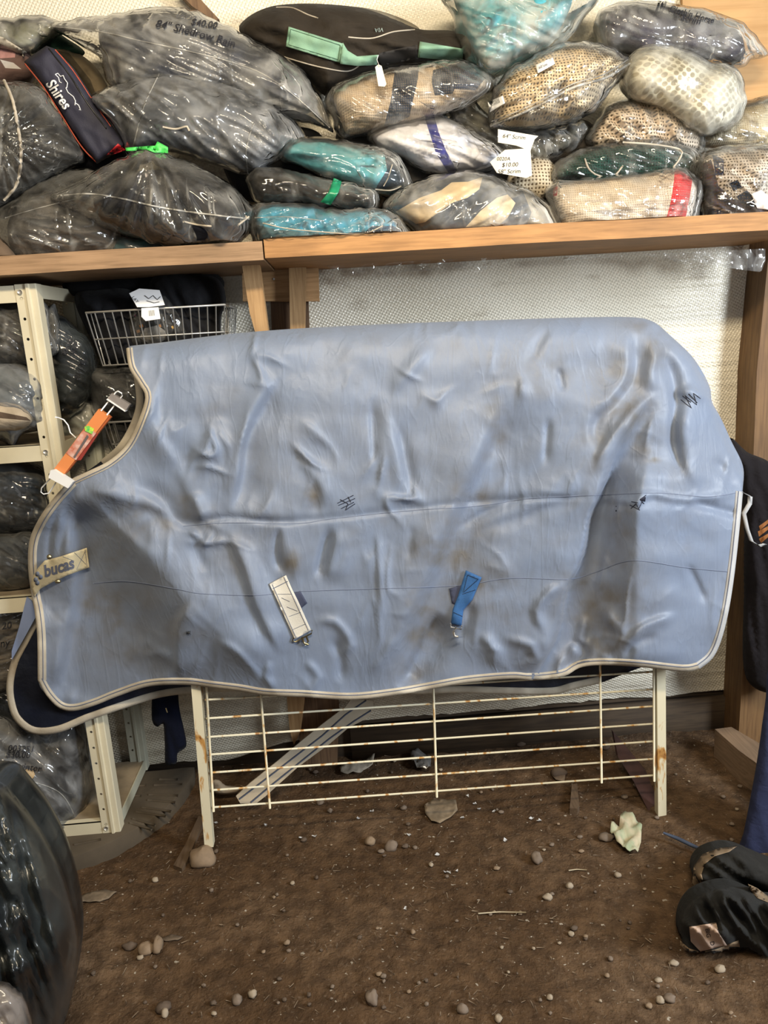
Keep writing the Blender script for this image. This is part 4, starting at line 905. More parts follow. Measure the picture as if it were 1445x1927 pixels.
# --- middle section
def blackbag():
    root = soft('rug_bag', 'black canvas rug bag with mint green straps, top row middle', [(450, 58), (464, 34), (500, 15), (540, 8), (600, 7), (680, 15), (740, 35), (790, 55), (850, 58), (882, 75), (878, 112), (795, 122), (722, 130), (660, 155), (612, 178), (585, 155), (540, 128), (490, 97)], 2.41, .12, (.034, .027, .020), cat='rug bag', wr=(15, 120, 28, .016), seed=23, part='bag_body', lump=.02)
    v = surf([root.children[0]]); MI = simple('mint_webbing', (.25, .42, .29), .85, c2=(.17, .31, .22), vs=22, bs=400)
    a = patch_on('mint_strap', v, [(543, 50), (645, 82), (640, 118), (538, 87)], MI, root, fb=2.25, off=.006)
    lines_on('stitching', surf([a]), [[(547, 55), (640, 85), (636, 112), (543, 84), (547, 55)]], .0007, simple('dark_green_thread', (.05, .12, .07), .8), a)
    patch_on('mint_strap', v, [(645, 80), (654, 95), (672, 106), (712, 103), (709, 122), (672, 124), (640, 120)], MI, root, fb=2.24, off=.012, ruffle=.01)
    patch_on('mint_strap', v, [(790, 78), (872, 92), (870, 116), (786, 108)], MI, root, fb=2.25, off=.008)
    DKW = simple('black_webbing', (.018, .015, .013), .8); patch_on('black_strap', v, [(712, 100), (785, 84), (788, 110), (712, 124)], DKW, root, fb=2.25, off=.006)
    for L in ([(520, 14), (550, 15), (580, 28), (598, 34)], [(500, 96), (560, 115), (610, 128), (655, 134), (680, 120)], [(655, 70), (700, 72), (740, 60), (780, 56)]): line_on('piping', v, L, .0018, CREAM, root, fb=2.25)
    text_on('lettering', v, 'VIA', 722, 52, 8, 176, simple('pale_letters', (.35, .42, .38), .8), root.children[0], fb=2.25)
    t = thing('swing_tag', 'blank cream swing tag hanging from the mint strap', 'tag', A(716, 162, 2.19))
    prism([(706, 126), (712, 121), (718, 124), (727, 158), (724, 163), (712, 162)], 2.155, .002, PAPER, 'card', t)
    MB().tube([A(712, 104, 2.19), A(709, 112, 2.16), A(714, 126, 2.152)], .0008, 5).obj('string', WHITEP, t)
blackbag()
soft('bundled_blanket', 'dusty grey-brown bundle rising behind the black rug bag', [(600, 18), (660, 12), (730, 25), (790, 55), (760, 80), (650, 70)], 2.44, .05, (.28, .25, .19), seed=60)
bag('bagged_blanket', 'bag with a beige rug crossed by broad navy bands, under the black rug bag', [(612, 178), (650, 150), (720, 127), (790, 117), (860, 112), (902, 124), (932, 150), (925, 172), (870, 206), (800, 228), (720, 244), (645, 262), (625, 225)], 2.29, .12, 'clear', ccol=(.68, .54, .39), ckind='knit',
    pats=[([(745, 118), (790, 108), (786, 150), (770, 220), (722, 240), (735, 190)], (.035, .05, .085)), ([(815, 132), (885, 112), (915, 145), (895, 170), (855, 168), (852, 176), (818, 180), (812, 155)], (.035, .05, .085))], seed=25)
seam_on(SHED, [(300, 120), (305, 122)], .0005)
b = bag('bagged_blanket', 'bag with a white quilted rug and one royal blue band', [(690, 248), (735, 225), (800, 214), (850, 220), (905, 250), (955, 290), (935, 318), (870, 330), (800, 328), (755, 300), (700, 275)], 2.31, .11, 'clear', ccol=(.86, .86, .93), pats=[([(797, 215), (816, 215), (826, 250), (840, 285), (862, 325), (844, 326), (820, 288), (808, 250)], (.035, .04, .28))], cwr=(25, 80, 18, .016), seed=27)
b = bag('bagged_blanket', 'turquoise rug in a clear bag, middle of the stack', [(525, 278), (552, 253), (600, 257), (680, 268), (742, 285), (766, 320), (779, 352), (742, 368), (700, 366), (640, 348), (590, 328), (555, 312), (530, 306)], 2.24, .10, 'clear', content=[(532, 282), (560, 262), (640, 268), (725, 288), (748, 318), (755, 350), (700, 358), (640, 340), (580, 318), (540, 302)], ccol=(.12, .40, .47), pats=[([(722, 280), (760, 300), (770, 360), (700, 370), (712, 345), (728, 320)], (.03, .05, .07))], seed=29, wr=(20, 50, 12, .006))
seam_on(b, [(706, 356), (735, 358), (755, 350)], .002, CREAM, 'piping'); seam_on(b, [(738, 310), (730, 335), (722, 350)], .0015, CREAM, 'piping')
b = bag('bagged_blanket', 'thin black roll in clear wrap taped with green, between the two blue ones', [(462, 335), (482, 312), (540, 316), (610, 334), (680, 345), (712, 360), (716, 386), (690, 402), (620, 396), (540, 386), (490, 386), (470, 365)], 2.21, .085, 'clear', ccol=(.02, .018, .016), seed=31, cwr=(15, 70, 14, .014))
patch_on('green_tape', surf([film_of(b)]), [(628, 335), (643, 341), (637, 362), (622, 386), (603, 380), (618, 362)], simple('green_tape', (.02, .28, .13), .3, var=.4, vs=60), b, fb=2.15, off=.004, ruffle=.005)
b = bag('bagged_blanket', 'bright blue-teal rug in clear plastic lying on the pine plank', [(466, 400), (488, 381), (560, 379), (640, 391), (700, 388), (742, 400), (772, 434), (776, 444), (742, 466), (700, 478), (620, 474), (540, 478), (490, 476), (470, 440)], 2.17, .10, 'crisp', ccol=(.08, .34, .50), pats=[([(470, 420), (520, 432), (600, 438), (605, 485), (460, 485)], (.10, .20, .24)), ([(700, 425), (740, 425), (770, 440), (760, 480), (650, 480), (670, 450)], (.03, .07, .12))], seed=33, wr=(-20, 40, 12, .009), cwr=(60, 40, 20, .012))
seam_on(b, [(495, 420), (540, 430), (600, 436), (680, 440), (720, 425)], .0015, CREAM, 'piping'); seam_on(b, [(480, 410), (540, 408), (610, 416)], .0013)
b = bag('bagged_blanket', 'bag with a cream and navy wave-patterned rug on the shelf edge, centre', [(718, 388), (768, 346), (830, 328), (900, 321), (960, 342), (1012, 365), (1046, 395), (1058, 432), (1040, 452), (870, 460), (800, 458), (770, 425)], 2.20, .12, 'haze', ccol=(.045, .06, .09), ckind='plain',
        pats=[([(738, 402), (790, 372), (830, 358), (850, 343), (880, 342), (908, 333), (902, 356), (880, 372), (850, 382), (825, 400), (800, 418), (765, 425)], (.82, .66, .44)), ([(830, 470), (872, 432), (905, 396), (935, 372), (955, 366), (970, 382), (955, 410), (930, 430), (890, 442), (870, 470)], (.80, .65, .44)), ([(980, 350), (1030, 380), (1060, 430), (1000, 470), (985, 440), (1000, 400)], (.40, .34, .24))], seed=35, wr=(-30, 60, 14, .005))
seam_on(b, [(775, 440), (870, 444), (950, 438), (1020, 425), (1050, 425)], .0013)
# --- right section
b = bag('bagged_blanket', 'cloudy bag with a light turquoise rug touching the top of the frame', [(845, -30), (852, 30), (862, 80), (884, 120), (912, 150), (950, 138), (1005, 112), (1062, 80), (1095, 40), (1118, -30)], 2.34, .12, 'milk', content=[(865, -30), (872, 40), (890, 90), (925, 125), (990, 100), (1050, 60), (1065, -30)], ccol=(.10, .42, .50), ckind='plain', cwr=(-40, 60, 25, .02), seed=37)
b = bag('bagged_blanket', 'zip bag with a cream mesh rug and price sticker, right of centre', [(920, 208), (930, 166), (960, 127), (1010, 100), (1055, 80), (1115, 78), (1172, 98), (1188, 124), (1150, 170), (1115, 212), (1060, 236), (990, 246), (925, 242)], 2.26, .12, 'clear', ccol=(.78, .63, .42), ckind='mesh', cwr=(-35, 60, 22, .024), seed=39, wr=(-28, 70, 12, .007))
zv = surf([film_of(b)])
line_on('zip', zv, [(924, 236), (975, 216), (1030, 190), (1080, 164), (1140, 146), (1184, 120)], .0035, SEALM, b, fb=2.2); line_on('zip', zv, [(926, 228), (975, 209), (1030, 183), (1080, 157), (1136, 140), (1180, 113)], .0015, SEALM, b, fb=2.2)
for q in ([(1008, 122), (1040, 108), (1044, 120), (1012, 138)], [(918, 192), (946, 180), (950, 194), (922, 211)]):
    s = patch_on('price_sticker', zv, q, WHITEP, b, fb=2.2, off=.004)
text_on('printed_bars', zv, '|||||||', 924, 197, 7, -22, INK, s, fb=2.19, off=.007, shear=0, bold=.01); text_on('handwriting', zv, '60"cm', 1014, 130, 5, -24, INK, s, fb=2.19, off=.007)
b = bag('bagged_blanket', 'clear bag with a dark slate mesh rug against the plywood, top right', [(1118, 42), (1128, 22), (1152, 8), (1200, 1), (1270, 7), (1340, 20), (1400, 45), (1430, 78), (1446, 104), (1415, 112), (1388, 130), (1340, 122), (1250, 118), (1180, 112), (1132, 90)], 2.40, .10, 'haze', content=[(1132, 30), (1152, 12), (1200, 5), (1270, 12), (1340, 28), (1392, 60), (1395, 112), (1330, 116), (1250, 112), (1180, 105), (1138, 85)], ccol=(.055, .05, .075), ckind='fleece', seed=41)
v = surf([film_of(b)]); text_on('handwriting', v, "Cloth'n Horse", 1258, 20, 12, 16, INK, film_of(b), off=.010, bold=.012, fb=2.3, sx=.9); text_on('handwriting', v, 'Scrim', 1280, 36, 12, 15, INK, film_of(b), off=.010, bold=.012, fb=2.3); text_on('handwriting', v, '76"', 1236, 10, 9, 5, INK, film_of(b), off=.010, bold=.012, fb=2.3)
b = bag('bagged_blanket', 'milky bag with white diamond netting, right of the zip bag', [(1168, 150), (1185, 105), (1220, 84), (1270, 87), (1330, 112), (1386, 130), (1402, 170), (1402, 206), (1382, 238), (1335, 254), (1290, 240), (1240, 205), (1195, 190)], 2.28, .115, 'milk', ccol=(.92, .87, .70), ckind='net', seed=43, wr=(30, 90, 30, .004), cwr=(30, 90, 40, .01))
b = bag('bagged_blanket', 'balled cream crochet rug in thin plastic below the diamond netting', [(1100, 268), (1128, 216), (1160, 190), (1212, 182), (1262, 190), (1302, 215), (1325, 242), (1322, 285), (1270, 292), (1200, 292), (1150, 290)], 2.33, .10, 'clear', ccol=(.82, .68, .53), ckind='mesh_big', cwr=(40, 50, 20, .025), seed=45)
bag('bagged_blanket', 'clear bag with beige ribbed rug at the right frame edge, above the striped one', [(1318, 278), (1345, 222), (1400, 190), (1480, 185), (1490, 290), (1400, 290)], 2.36, .09, 'clear', ccol=(.66, .57, .40), ckind='knit', cwr=(70, 20, 60, .01), seed=47)
b = bag('bagged_blanket', 'dark green mesh rug with cream piping in a clear bag', [(1032, 340), (1052, 298), (1120, 270), (1200, 257), (1262, 261), (1312, 280), (1325, 302), (1305, 350), (1200, 355), (1100, 355)], 2.29, .09, 'clear', ccol=(.012, .062, .050), ckind='greenmesh', seed=49)
for L in ([(1100, 298), (1108, 318), (1120, 328)], [(1172, 268), (1230, 272), (1280, 282), (1278, 300), (1262, 320)], [(1120, 328), (1150, 335), (1172, 312)]): seam_on(b, L, .0025, CREAM, 'piping')
b = bag('bagged_blanket', 'rolled white knitted rug with a red band at the shelf edge', [(1025, 358), (1044, 340), (1130, 331), (1220, 321), (1286, 313), (1322, 340), (1326, 365), (1305, 430), (1240, 445), (1130, 448), (1062, 450), (1038, 405)], 2.19, .105, 'clear', ccol=(.86, .75, .62), ckind='knit', pats=[([(1270, 305), (1305, 325), (1298, 370), (1284, 440), (1243, 455), (1250, 425), (1262, 380), (1268, 340)], (.70, .012, .02)), ([(1022, 345), (1052, 335), (1048, 368), (1035, 372)], (.50, .03, .04))], cwr=(-5, 120, 30, .008), seed=51, wr=(10, 60, 12, .006))
b = bag('bagged_blanket', 'knitted rug with navy-white ribbed edge and buckles, right end of the shelf', [(1316, 300), (1342, 280), (1400, 270), (1480, 285), (1490, 440), (1400, 432), (1332, 428), (1318, 360)], 2.22, .11, 'crisp', ccol=(.68, .59, .50), ckind='mesh', pats=[([(1318, 310), (1338, 300), (1352, 350), (1380, 375), (1490, 385), (1490, 405), (1385, 400), (1335, 385), (1318, 365)], (.10, .085, .11)), ([(1372, 345), (1388, 338), (1396, 352), (1380, 360)], (.02, .03, .06)), ([(1385, 370), (1405, 358), (1428, 380), (1408, 398)], (.015, .025, .05)), ([(1340, 290), (1362, 300), (1362, 330), (1346, 330)], (.03, .04, .09)), ([(1316, 385), (1372, 400), (1380, 435), (1316, 440)], (.02, .022, .05))], cwr=(40, 50, 18, .016), seed=53)
rv = surf([film_of(b)]); patch_on('paper_tag', rv, [(1414, 365), (1432, 358), (1450, 372), (1450, 395), (1425, 392)], WHITEP, b, fb=2.12, off=.004)
lines_on('cord', rv, [[(1405, 382), (1412, 380), (1420, 374)], [(1412, 380), (1424, 386)]], .0015, WHITEP, b, fb=2.12, off=.004)
bag('bagged_blanket', 'crumpled almost empty clear bag between the white rug and the zip bag', [(845, 232), (858, 186), (880, 178), (905, 205), (950, 235), (1020, 242), (1098, 226), (1108, 244), (1075, 288), (1010, 310), (950, 300), (900, 262)], 2.34, .08, 'crisp', ccol=(.10, .095, .075), wr=(35, 40, 10, .012), seed=55)
soft('bundled_blanket', 'small clump of cream crochet beside the handwritten tag', [(955, 335), (985, 300), (1030, 298), (1048, 330), (1040, 375), (970, 370)], 2.29, .06, (.55, .47, .34), 'mesh_big', seed=57, cat='blanket')
for k, (nm, lab, poly, txt) in enumerate((('paper_tag', 'torn cream paper tag, the upper of two in the pile', [(937, 243), (1013, 256), (1006, 262), (998, 284), (972, 274), (937, 268)], [('64" Scrim', 945, 259, 8, 5)]), ('paper_tag', 'cream paper tag with a handwritten price, the lower of two in the pile', [(950, 282), (998, 279), (1001, 330), (990, 335), (935, 325), (922, 305)], [('0020A', 934, 302, 7, 0), ('$10.00', 944, 314, 8, -2), ('58" Scrim', 936, 327, 8, -2)]))):
    t = thing(nm, lab, 'tag', A(960, max(p[1] for p in poly), 2.12)); Yt_ = 2.125+.01*(1-k)
    c_ = prism(poly, lambda X, Y, Yt_=Yt_: Yt_+.0004*np.abs(X-965), .002, PAPER, 'paper', t); tv = surf([c_])
    for s_, x, y, hh, an in txt: text_on('handwriting', tv, s_, x, y, hh, an, INK, t, fb=2.12, off=.001)
# added dark fillers stand in for gap shade; the last is a navy rug
for lab, o_, c_, sd in (('dark filler added for the shade behind the pile, left of the turquoise bag', [(420, 270), (520, 240), (600, 250), (620, 320), (560, 360), (470, 380), (430, 340)], (.03, .03, .032), 71), ('dark filler added for the shade behind the white quilted bag', [(640, 240), (720, 250), (800, 300), (880, 320), (960, 300), (1020, 330), (1000, 400), (800, 390), (700, 360), (640, 300)], (.05, .045, .04), 73), ('brown filler added for the shade behind the green mesh bag', [(1010, 240), (1110, 230), (1130, 330), (1100, 400), (1000, 400), (980, 300)], (.06, .05, .04), 75),
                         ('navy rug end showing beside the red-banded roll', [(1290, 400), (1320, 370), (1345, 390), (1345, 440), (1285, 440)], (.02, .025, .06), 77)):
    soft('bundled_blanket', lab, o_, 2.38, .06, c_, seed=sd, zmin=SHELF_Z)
# plastic sagging through under the shelf
def drape(label, pts_top, pts_bot, Y, seed, fm='crisp'):
    T_ = smooth(pts_top, 6, False); V = []; K = 7; xs = T_[:, 0]
    Bt = np.interp(xs, [p[0] for p in pts_bot], [p[1] for p in pts_bot])
    for i, (x, y) in enumerate(T_):
        for k in range(K):
            t = k/(K-1); yy = y+(Bt[i]-y)*t; V.append(at(x, yy, Y+.02*nz(x/18, t*2, seed)+.006*nz(x/5, t*4, seed)))
    F = [(i*K+j, i*K+j+1, (i+1)*K+j+1, (i+1)*K+j) for i in range(len(T_)-1) for j in range(K-1)]
    tag(obj('plastic_sheet', V, F, FM[fm]), label, 'plastic sheet')
drape('crumpled clear plastic hanging under the shelf right of the pine cleat', [(598, 492), (700, 490), (800, 488), (900, 486), (975, 484)], [(598, 496), (640, 512), (700, 522), (710, 535), (730, 515), (820, 508), (900, 512), (975, 488)], 2.40, 1)
drape('clear and white plastic hanging under the right end of the shelf', [(1060, 482), (1150, 480), (1300, 474), (1440, 468)], [(1060, 490), (1150, 484), (1200, 478), (1260, 488), (1290, 500), (1300, 490), (1345, 500), (1400, 508), (1432, 512), (1440, 492)], 2.38, 2, 'haze')
#@@LOWER
# ================= THINGS ON THE METAL SHELVES =================
SY = 2.31
def lbag(label, o, Yc, T, fm, col, shelfz=None, kind='plain', seed=0, wr=(30, 60, 14, .007), **kw): return bag('bagged_blanket', label, o, Yc, T, fm, ccol=col, ckind=kind, seed=seed, wr=wr, shelf=(shelfz+.003 if shelfz is not None else False), **kw)
lbag('clear bag of shaggy black and grey rug, top left metal shelf', [(-60, 580), (0, 562), (60, 562), (92, 580), (98, 620), (110, 660), (60, 690), (-60, 700)], 2.25, .10, 'crisp', (.055, .05, .045), seed=81, kind='fleece', cwr=(40, 25, 14, .02))
b = lbag('cloudy bag with a cream striped rug hanging over the left shelf edge', [(-70, 690), (0, 680), (50, 688), (85, 712), (92, 760), (86, 800), (40, 820), (24, 842), (5, 830), (-70, 838)], 2.20, .10, 'grey', (.10, .12, .14), pats=(), seed=83)
pillow('rug_edge', [(-60, 765), (0, 755), (40, 762), (62, 790), (40, 808), (0, 812), (-60, 812)], 2.14, .06, CL['plain'], b, col=(.46, .38, .28), pats=[([(-60, 783), (0, 775), (50, 785), (58, 792), (0, 787), (-60, 793)], (.10, .07, .05))], zmin=A(60, 838, 2.14).z+.01)
b = lbag('dark grey bag with faint writing leaning right of the front post', [(82, 600), (110, 592), (150, 620), (178, 660), (182, 720), (165, 760), (130, 790), (100, 788), (86, 720)], 2.36, .10, 'smoke', (.028, .032, .036), seed=85)
v = surf([film_of(b)])
for s_, x, y, a_ in (('00n39', 122, 672, -62), ('$20', 138, 668, -62), ('81', 147, 716, -70), ('1002', 150, 702, -62)): text_on('handwriting', v, s_, x, y, 10, a_, INK, film_of(b), off=.010, bold=.012, fb=2.28)
lbag('small clear crumpled bag tucked behind the front post', [(84, 580), (100, 572), (112, 610), (112, 650), (98, 672), (86, 650)], 2.28, .05, 'crisp', (.12, .11, .09), seed=86)
lbag('pale green plastic bag behind the front post, below the dark grey one', [(95, 780), (140, 745), (178, 750), (185, 800), (150, 830), (100, 835)], 2.40, .06, 'milk', (.10, .13, .11), seed=87, shelfz=None)
lbag('bag of dark blue and black rug, middle shelf on the left', [(-60, 870), (0, 862), (50, 868), (88, 888), (100, 930), (100, 990), (40, 1002), (-60, 1002)], 2.27, .11, 'crisp', (.018, .028, .045), seed=88, cwr=(10, 60, 14, .016))
lbag('clear bag with a slate blue rug below the dark blue one', [(-60, 1010), (10, 1000), (60, 998), (82, 1020), (78, 1070), (50, 1110), (-60, 1112)], 2.26, .10, 'crisp', (.055, .065, .08), seed=89)
b = lbag('glossy bag with partial writing left of the blanket collar', [(-60, 1120), (0, 1108), (50, 1115), (70, 1150), (60, 1220), (40, 1300), (-60, 1310)], 2.27, .10, 'crisp', (.16, .13, .10), seed=90, wr=(-20, 90, 8, .010))
v = surf([film_of(b)]); text_on('handwriting', v, '20', 3, 1185, 14, -8, INK, film_of(b), off=.010, bold=.012, fb=2.17); text_on('handwriting', v, 'ny', 0, 1218, 14, -8, INK, film_of(b), off=.010, bold=.012, fb=2.17)
lbag('dark bag in shadow behind the front flap of the blue blanket', [(-60, 1280), (20, 1270), (60, 1290), (110, 1360), (60, 1400), (-60, 1400)], 2.30, .06, 'smoke', (.03, .03, .035), seed=92)
b = lbag('large grey bag with handwritten price on the bottom metal shelf', [(-80, 1340), (0, 1345), (60, 1362), (130, 1345), (160, 1360), (170, 1420), (176, 1480), (160, 1540), (167, 1592), (160, 1604), (90, 1608), (40, 1600), (-80, 1580)], 2.26, .14, 'grey', (.075, .072, .068), seed=94, wr=(40, 120, 22, .009))
v = surf([film_of(b)])
for s_, x, y, h_, a_ in (('003251', 14, 1413, 12, 3), ('$30.00', 10, 1425, 12, 2), ('82" winter', 0, 1442, 13, 8)): text_on('handwriting', v, s_, x, y, h_, a_, INK, film_of(b), off=.010, bold=.012, fb=2.05)
patch_on('card_insert', v, [(-20, 1446), (40, 1446), (62, 1450), (66, 1458), (56, 1476), (20, 1472), (-20, 1462)], simple('tan_card', (.42, .30, .16), .6), b, fb=2.10, off=.003)
seam_on(b, [(30, 1500), (80, 1530), (120, 1570), (160, 1600)], .0013); seam_on(b, [(60, 1470), (110, 1490), (138, 1530), (160, 1600)], .0015)
# wire baskets
def basket(label, corners, Yf, Yb, nx, hpx, bot, ny=2, side=6):
    (xl, yl), (xr, yr) = corners; root = thing('wire_basket', label, 'wire basket', A((xl+xr)/2, bot, Yf))
    tl, tr = A(xl, yl, Yf), A(xr, yr, Yf); zt = (tl.z+tr.z)/2; zb = A(xl+10, bot, Yf).z; ins = .02
    x0, x1 = tl.x, tr.x
    def ring(z, i): return [(x0+i, Yf+i, z), (x1-i, Yf+i, z), (x1-i, Yb-i, z), (x0+i, Yb-i, z)]
    MB().tube(ring(zt, 0), .003, 8, True).obj('rim', STEEL, root); MB().tube(ring((zt+zb)/2, ins/2), .0022, 6, True).obj('middle_ring', STEEL, root); MB().tube(ring(zb, ins), .0022, 6, True).obj('bottom_ring', STEEL, root)
    m = MB()
    for i in range(nx):
        t = i/(nx-1); a = x0+(x1-x0)*t; b_ = x0+ins+(x1-x0-2*ins)*t
        m.tube([(a, Yf, zt), (b_, Yf+ins, zb), (b_, Yb-ins, zb), (a, Yb, zt)], .0021, 6)
    for i in range(1, side):
        t = i/side; y = Yf+(Yb-Yf)*t
        m.tube([(x0, y, zt), (x0+ins, y, zb)], .0016, 6); m.tube([(x1, y, zt), (x1-ins, y, zb)], .0016, 6)
    m.obj('wire_mesh', STEEL, root); return root
basket('chrome wire basket full of black rugs behind the blanket collar', ((162, 592), (422, 570)), 2.24, 2.50, 17, 0, 690)
basket('lower chrome wire basket glimpsed through the blanket neck', ((196, 797), (330, 786)), 2.26, 2.50, 8, 0, 880)
soft('loose_cloth', 'black cloth heaped in the left half of the wire basket', [(140, 560), (180, 545), (250, 548), (270, 600), (265, 680), (200, 684), (172, 640)], 2.37, .09, (.010, .010, .012), wr=(60, 60, 20, .014), seed=101, cat='cloth')
soft('loose_cloth', 'black cloth spilling over the right half of the wire basket', [(290, 520), (400, 520), (425, 560), (415, 600), (405, 660), (300, 670), (280, 600)], 2.38, .09, (.012, .012, .014), wr=(60, 60, 20, .014), seed=103, cat='cloth')
soft('loose_cloth', 'black cloth pushed up under the shelf plank above the basket', [(120, 530), (200, 520), (300, 512), (400, 512), (415, 545), (300, 560), (150, 560)], 2.44, .05, (.008, .008, .009), wr=(10, 60, 20, .01), seed=105, cat='cloth')
def packet():
    root = thing('patterned_packet', 'clear packet with leopard-spotted cloth and white card in the wire basket', 'packet', A(290, 650, 2.30))
    pillow('plastic_bag', [(235, 640), (232, 590), (250, 550), (300, 545), (340, 580), (358, 625), (340, 655), (260, 660)], 2.33, .07, FM['crisp'], root, wr=(50, 40, 10, .008))
    pillow('spotted_cloth', [(240, 636), (240, 590), (262, 560), (300, 560), (332, 590), (350, 625), (300, 650)], 2.34, .06, CL['plain'], root, col=(.03, .03, .03), step=5, pats=[([(x, y), (x+6, y-2), (x+8, y+3), (x+2, y+5)], c_) for x, y, c_ in ((248, 592, (.45, .05, .2)), (262, 612, (.6, .25, .05)), (296, 612, (.6, .25, .05)), (318, 596, (.55, .25, .06)), (322, 614, (.55, .3, .06)), (334, 622, (.5, .2, .05)), (256, 622, (.5, .25, .1)), (312, 582, (.5, .3, .1)))]+[([(262, 636), (272, 618), (296, 612), (310, 622), (318, 642), (290, 652)], (.55, .52, .48))])
    c_ = prism([(243, 552), (262, 543), (300, 546), (310, 574), (280, 578), (258, 578)], 2.225, .002, WHITEP, 'header_card', root); v = surf([c_])
    text_on('lettering', v, 'LAY', 247, 560, 6, 45, INK, c_, fb=2.22)
    lines_on('line_drawing', v, [[(272, 556), (280, 562), (288, 556), (296, 564), (302, 558)], [(276, 566), (290, 570), (300, 568)]], .0008, INK, c_, fb=2.22)
    d_ = prism([(266, 580), (298, 578), (302, 600), (274, 604), (266, 596)], 2.215, .002, WHITEP, 'barcode_label', root); text_on('printed_bars', surf([d_]), '||||', 280, 592, 8, -5, INK, d_, fb=2.21, shear=0)
packet()
lbag('shiny black rubbish bag under the upper wire basket', [(160, 700), (200, 692), (260, 695), (290, 740), (285, 790), (200, 796), (172, 770)], 2.36, .09, 'clear', (.008, .008, .009), seed=107, kind='shiny')
lbag('black bagged rug inside the lower wire basket', [(200, 800), (260, 798), (320, 800), (320, 866), (225, 868)], 2.38, .08, 'crisp', (.010, .010, .012), seed=109, wr=(50, 30, 8, .008))
# black foreground bag
def bigbag():
    root = thing('rubbish_bag', 'huge glossy black plastic bag in the bottom left foreground', 'plastic bag', gr(20, 1900))
    m, nt, b = newmat('black_polythene'); v = coords(nt, scale=(1, 1, .45), rot=(0, R(-18), 0))
    setc(nt, b, ramp(nt, tex(nt, coords(nt, scale=(1, 1, .3), rot=(0, R(-18), 0)), 9, 5, 1), [(.4, (.010, .012, .013)), (.7, (.045, .052, .052))])); b.inputs['Roughness'].default_value = .24
    nr = bump(nt, tex(nt, v, 4.5, 3, .9, 'RIDGED_MULTIFRACTAL'), .3, .03); nr = bump(nt, tex(nt, v, 10, 3, .6), .10, .012, nr); nt.links.new(nr, b.inputs['Normal'])
    pillow('plastic_bag', [(-200, 1460), (-60, 1462), (0, 1470), (32, 1500), (78, 1560), (118, 1640), (143, 1735), (146, 1800), (132, 1880), (112, 1950), (60, 2060), (-200, 2060)], 1.50, .28, m, root, 6, wr=(74, 220, 30, .026), zmin=.0, lump=.03, ymax=9)
    r2 = thing('plastic_bag', 'grey film bag corner at the very bottom left of the frame', 'plastic bag', gr(20, 1920))
    pillow('film', [(-100, 1850), (0, 1852), (22, 1862), (44, 1882), (60, 1930), (66, 2000), (-100, 2000)], 1.16, .04, film('film_dusty', .5, (.30, .27, .25), rough=.2), r2, 8, wr=(60, 40, 14, .008), ymax=9)
bigbag()
# ================= RIGHT-HAND SIDE =================
soft('hanging_blanket', 'almost black blanket hanging against the right post beyond the tail', [(1372, 830), (1405, 850), (1470, 900), (1500, 1100), (1490, 1285), (1405, 1278), (1400, 1100), (1398, 960)], 2.30, .05, (.012, .010, .012), seed=111, wr=(85, 160, 24, .012), cat='hanging blanket', pats=[([(1428, 990), (1445, 978), (1446, 984), (1430, 998)], (.30, .12, .04)), ([(1426, 1000), (1445, 990), (1446, 996), (1428, 1010)], (.30, .12, .04)), ([(1428, 1014), (1445, 1004), (1446, 1010), (1432, 1022)], (.30, .12, .04))])
def rightpile():
    root = thing('heaped_blanket', 'black rug with tan edging heaped on the dirt in the lower right corner', 'blanket', gr(1400, 1820))
    YB = 1.585
    a = pillow('upper_fold', [(1306, 1655), (1310, 1625), (1335, 1603), (1380, 1594), (1430, 1612), (1500, 1650), (1500, 1730), (1445, 1700), (1400, 1682), (1335, 1678)], YB+.15, .09, CL['plain'], root, col=(.022, .021, .019), wr=(35, 130, 26, .024), seed=3, zmin=.004, ymax=9, p=.45)
    b = pillow('lower_fold', [(1278, 1752), (1288, 1712), (1320, 1682), (1380, 1668), (1440, 1690), (1510, 1720), (1520, 1880), (1470, 1870), (1430, 1825), (1395, 1792), (1340, 1806), (1290, 1796)], YB, .10, CL['plain'], root, col=(.022, .022, .021), wr=(55, 120, 30, .040), seed=5, zmin=.004, ymax=9, p=.45, lump=.035, step=5)
    TAN = simple('tan_edging', (.28, .20, .125), .9, var=.25, vs=20, bs=300)
    va, vb = surf([a]), surf([b])
    patch_on('edging', va, [(1303, 1662), (1306, 1630), (1322, 1608), (1352, 1597), (1388, 1592), (1372, 1603), (1345, 1611), (1326, 1626), (1320, 1645), (1326, 1672), (1310, 1672)], TAN, root, fb=YB+.12, off=.005)
    patch_on('edging', vb, [(1280, 1770), (1296, 1785), (1318, 1792), (1345, 1788), (1390, 1770), (1392, 1782), (1362, 1798), (1320, 1806), (1288, 1800), (1280, 1785)], TAN, root, fb=YB-.02, off=.006)
    patch_on('edging', vb, [(1408, 1664), (1425, 1672), (1450, 1690), (1450, 1700), (1425, 1690), (1412, 1676)], TAN, root, fb=YB-.04, off=.006)
    l_ = patch_on('sewn_label', vb, [(1297, 1745), (1322, 1741), (1348, 1737), (1352, 1755), (1368, 1779), (1345, 1784), (1318, 1791), (1300, 1772)], simple('pink_beige_label', (.46, .33, .25), .85, var=.15), root, fb=YB-.05, off=.009, ruffle=.003)
    vl = surf([l_])
    text_on('lettering', vl, 'BIG', 1327, 1748, 8, 80, INK, l_, fb=YB-.06, off=.0015, shear=0, bold=.01); text_on('lettering', vl, 'D', 1336, 1772, 8, 80, INK, l_, fb=YB-.06, off=.0015, shear=0, bold=.01)
    patch_on('pale_lining', vb, [(1350, 1796), (1370, 1790), (1386, 1788), (1380, 1797), (1362, 1801)], simple('pale_blue_cloth', (.30, .38, .46), .7), root, fb=YB-.02, off=.003)
rightpile()
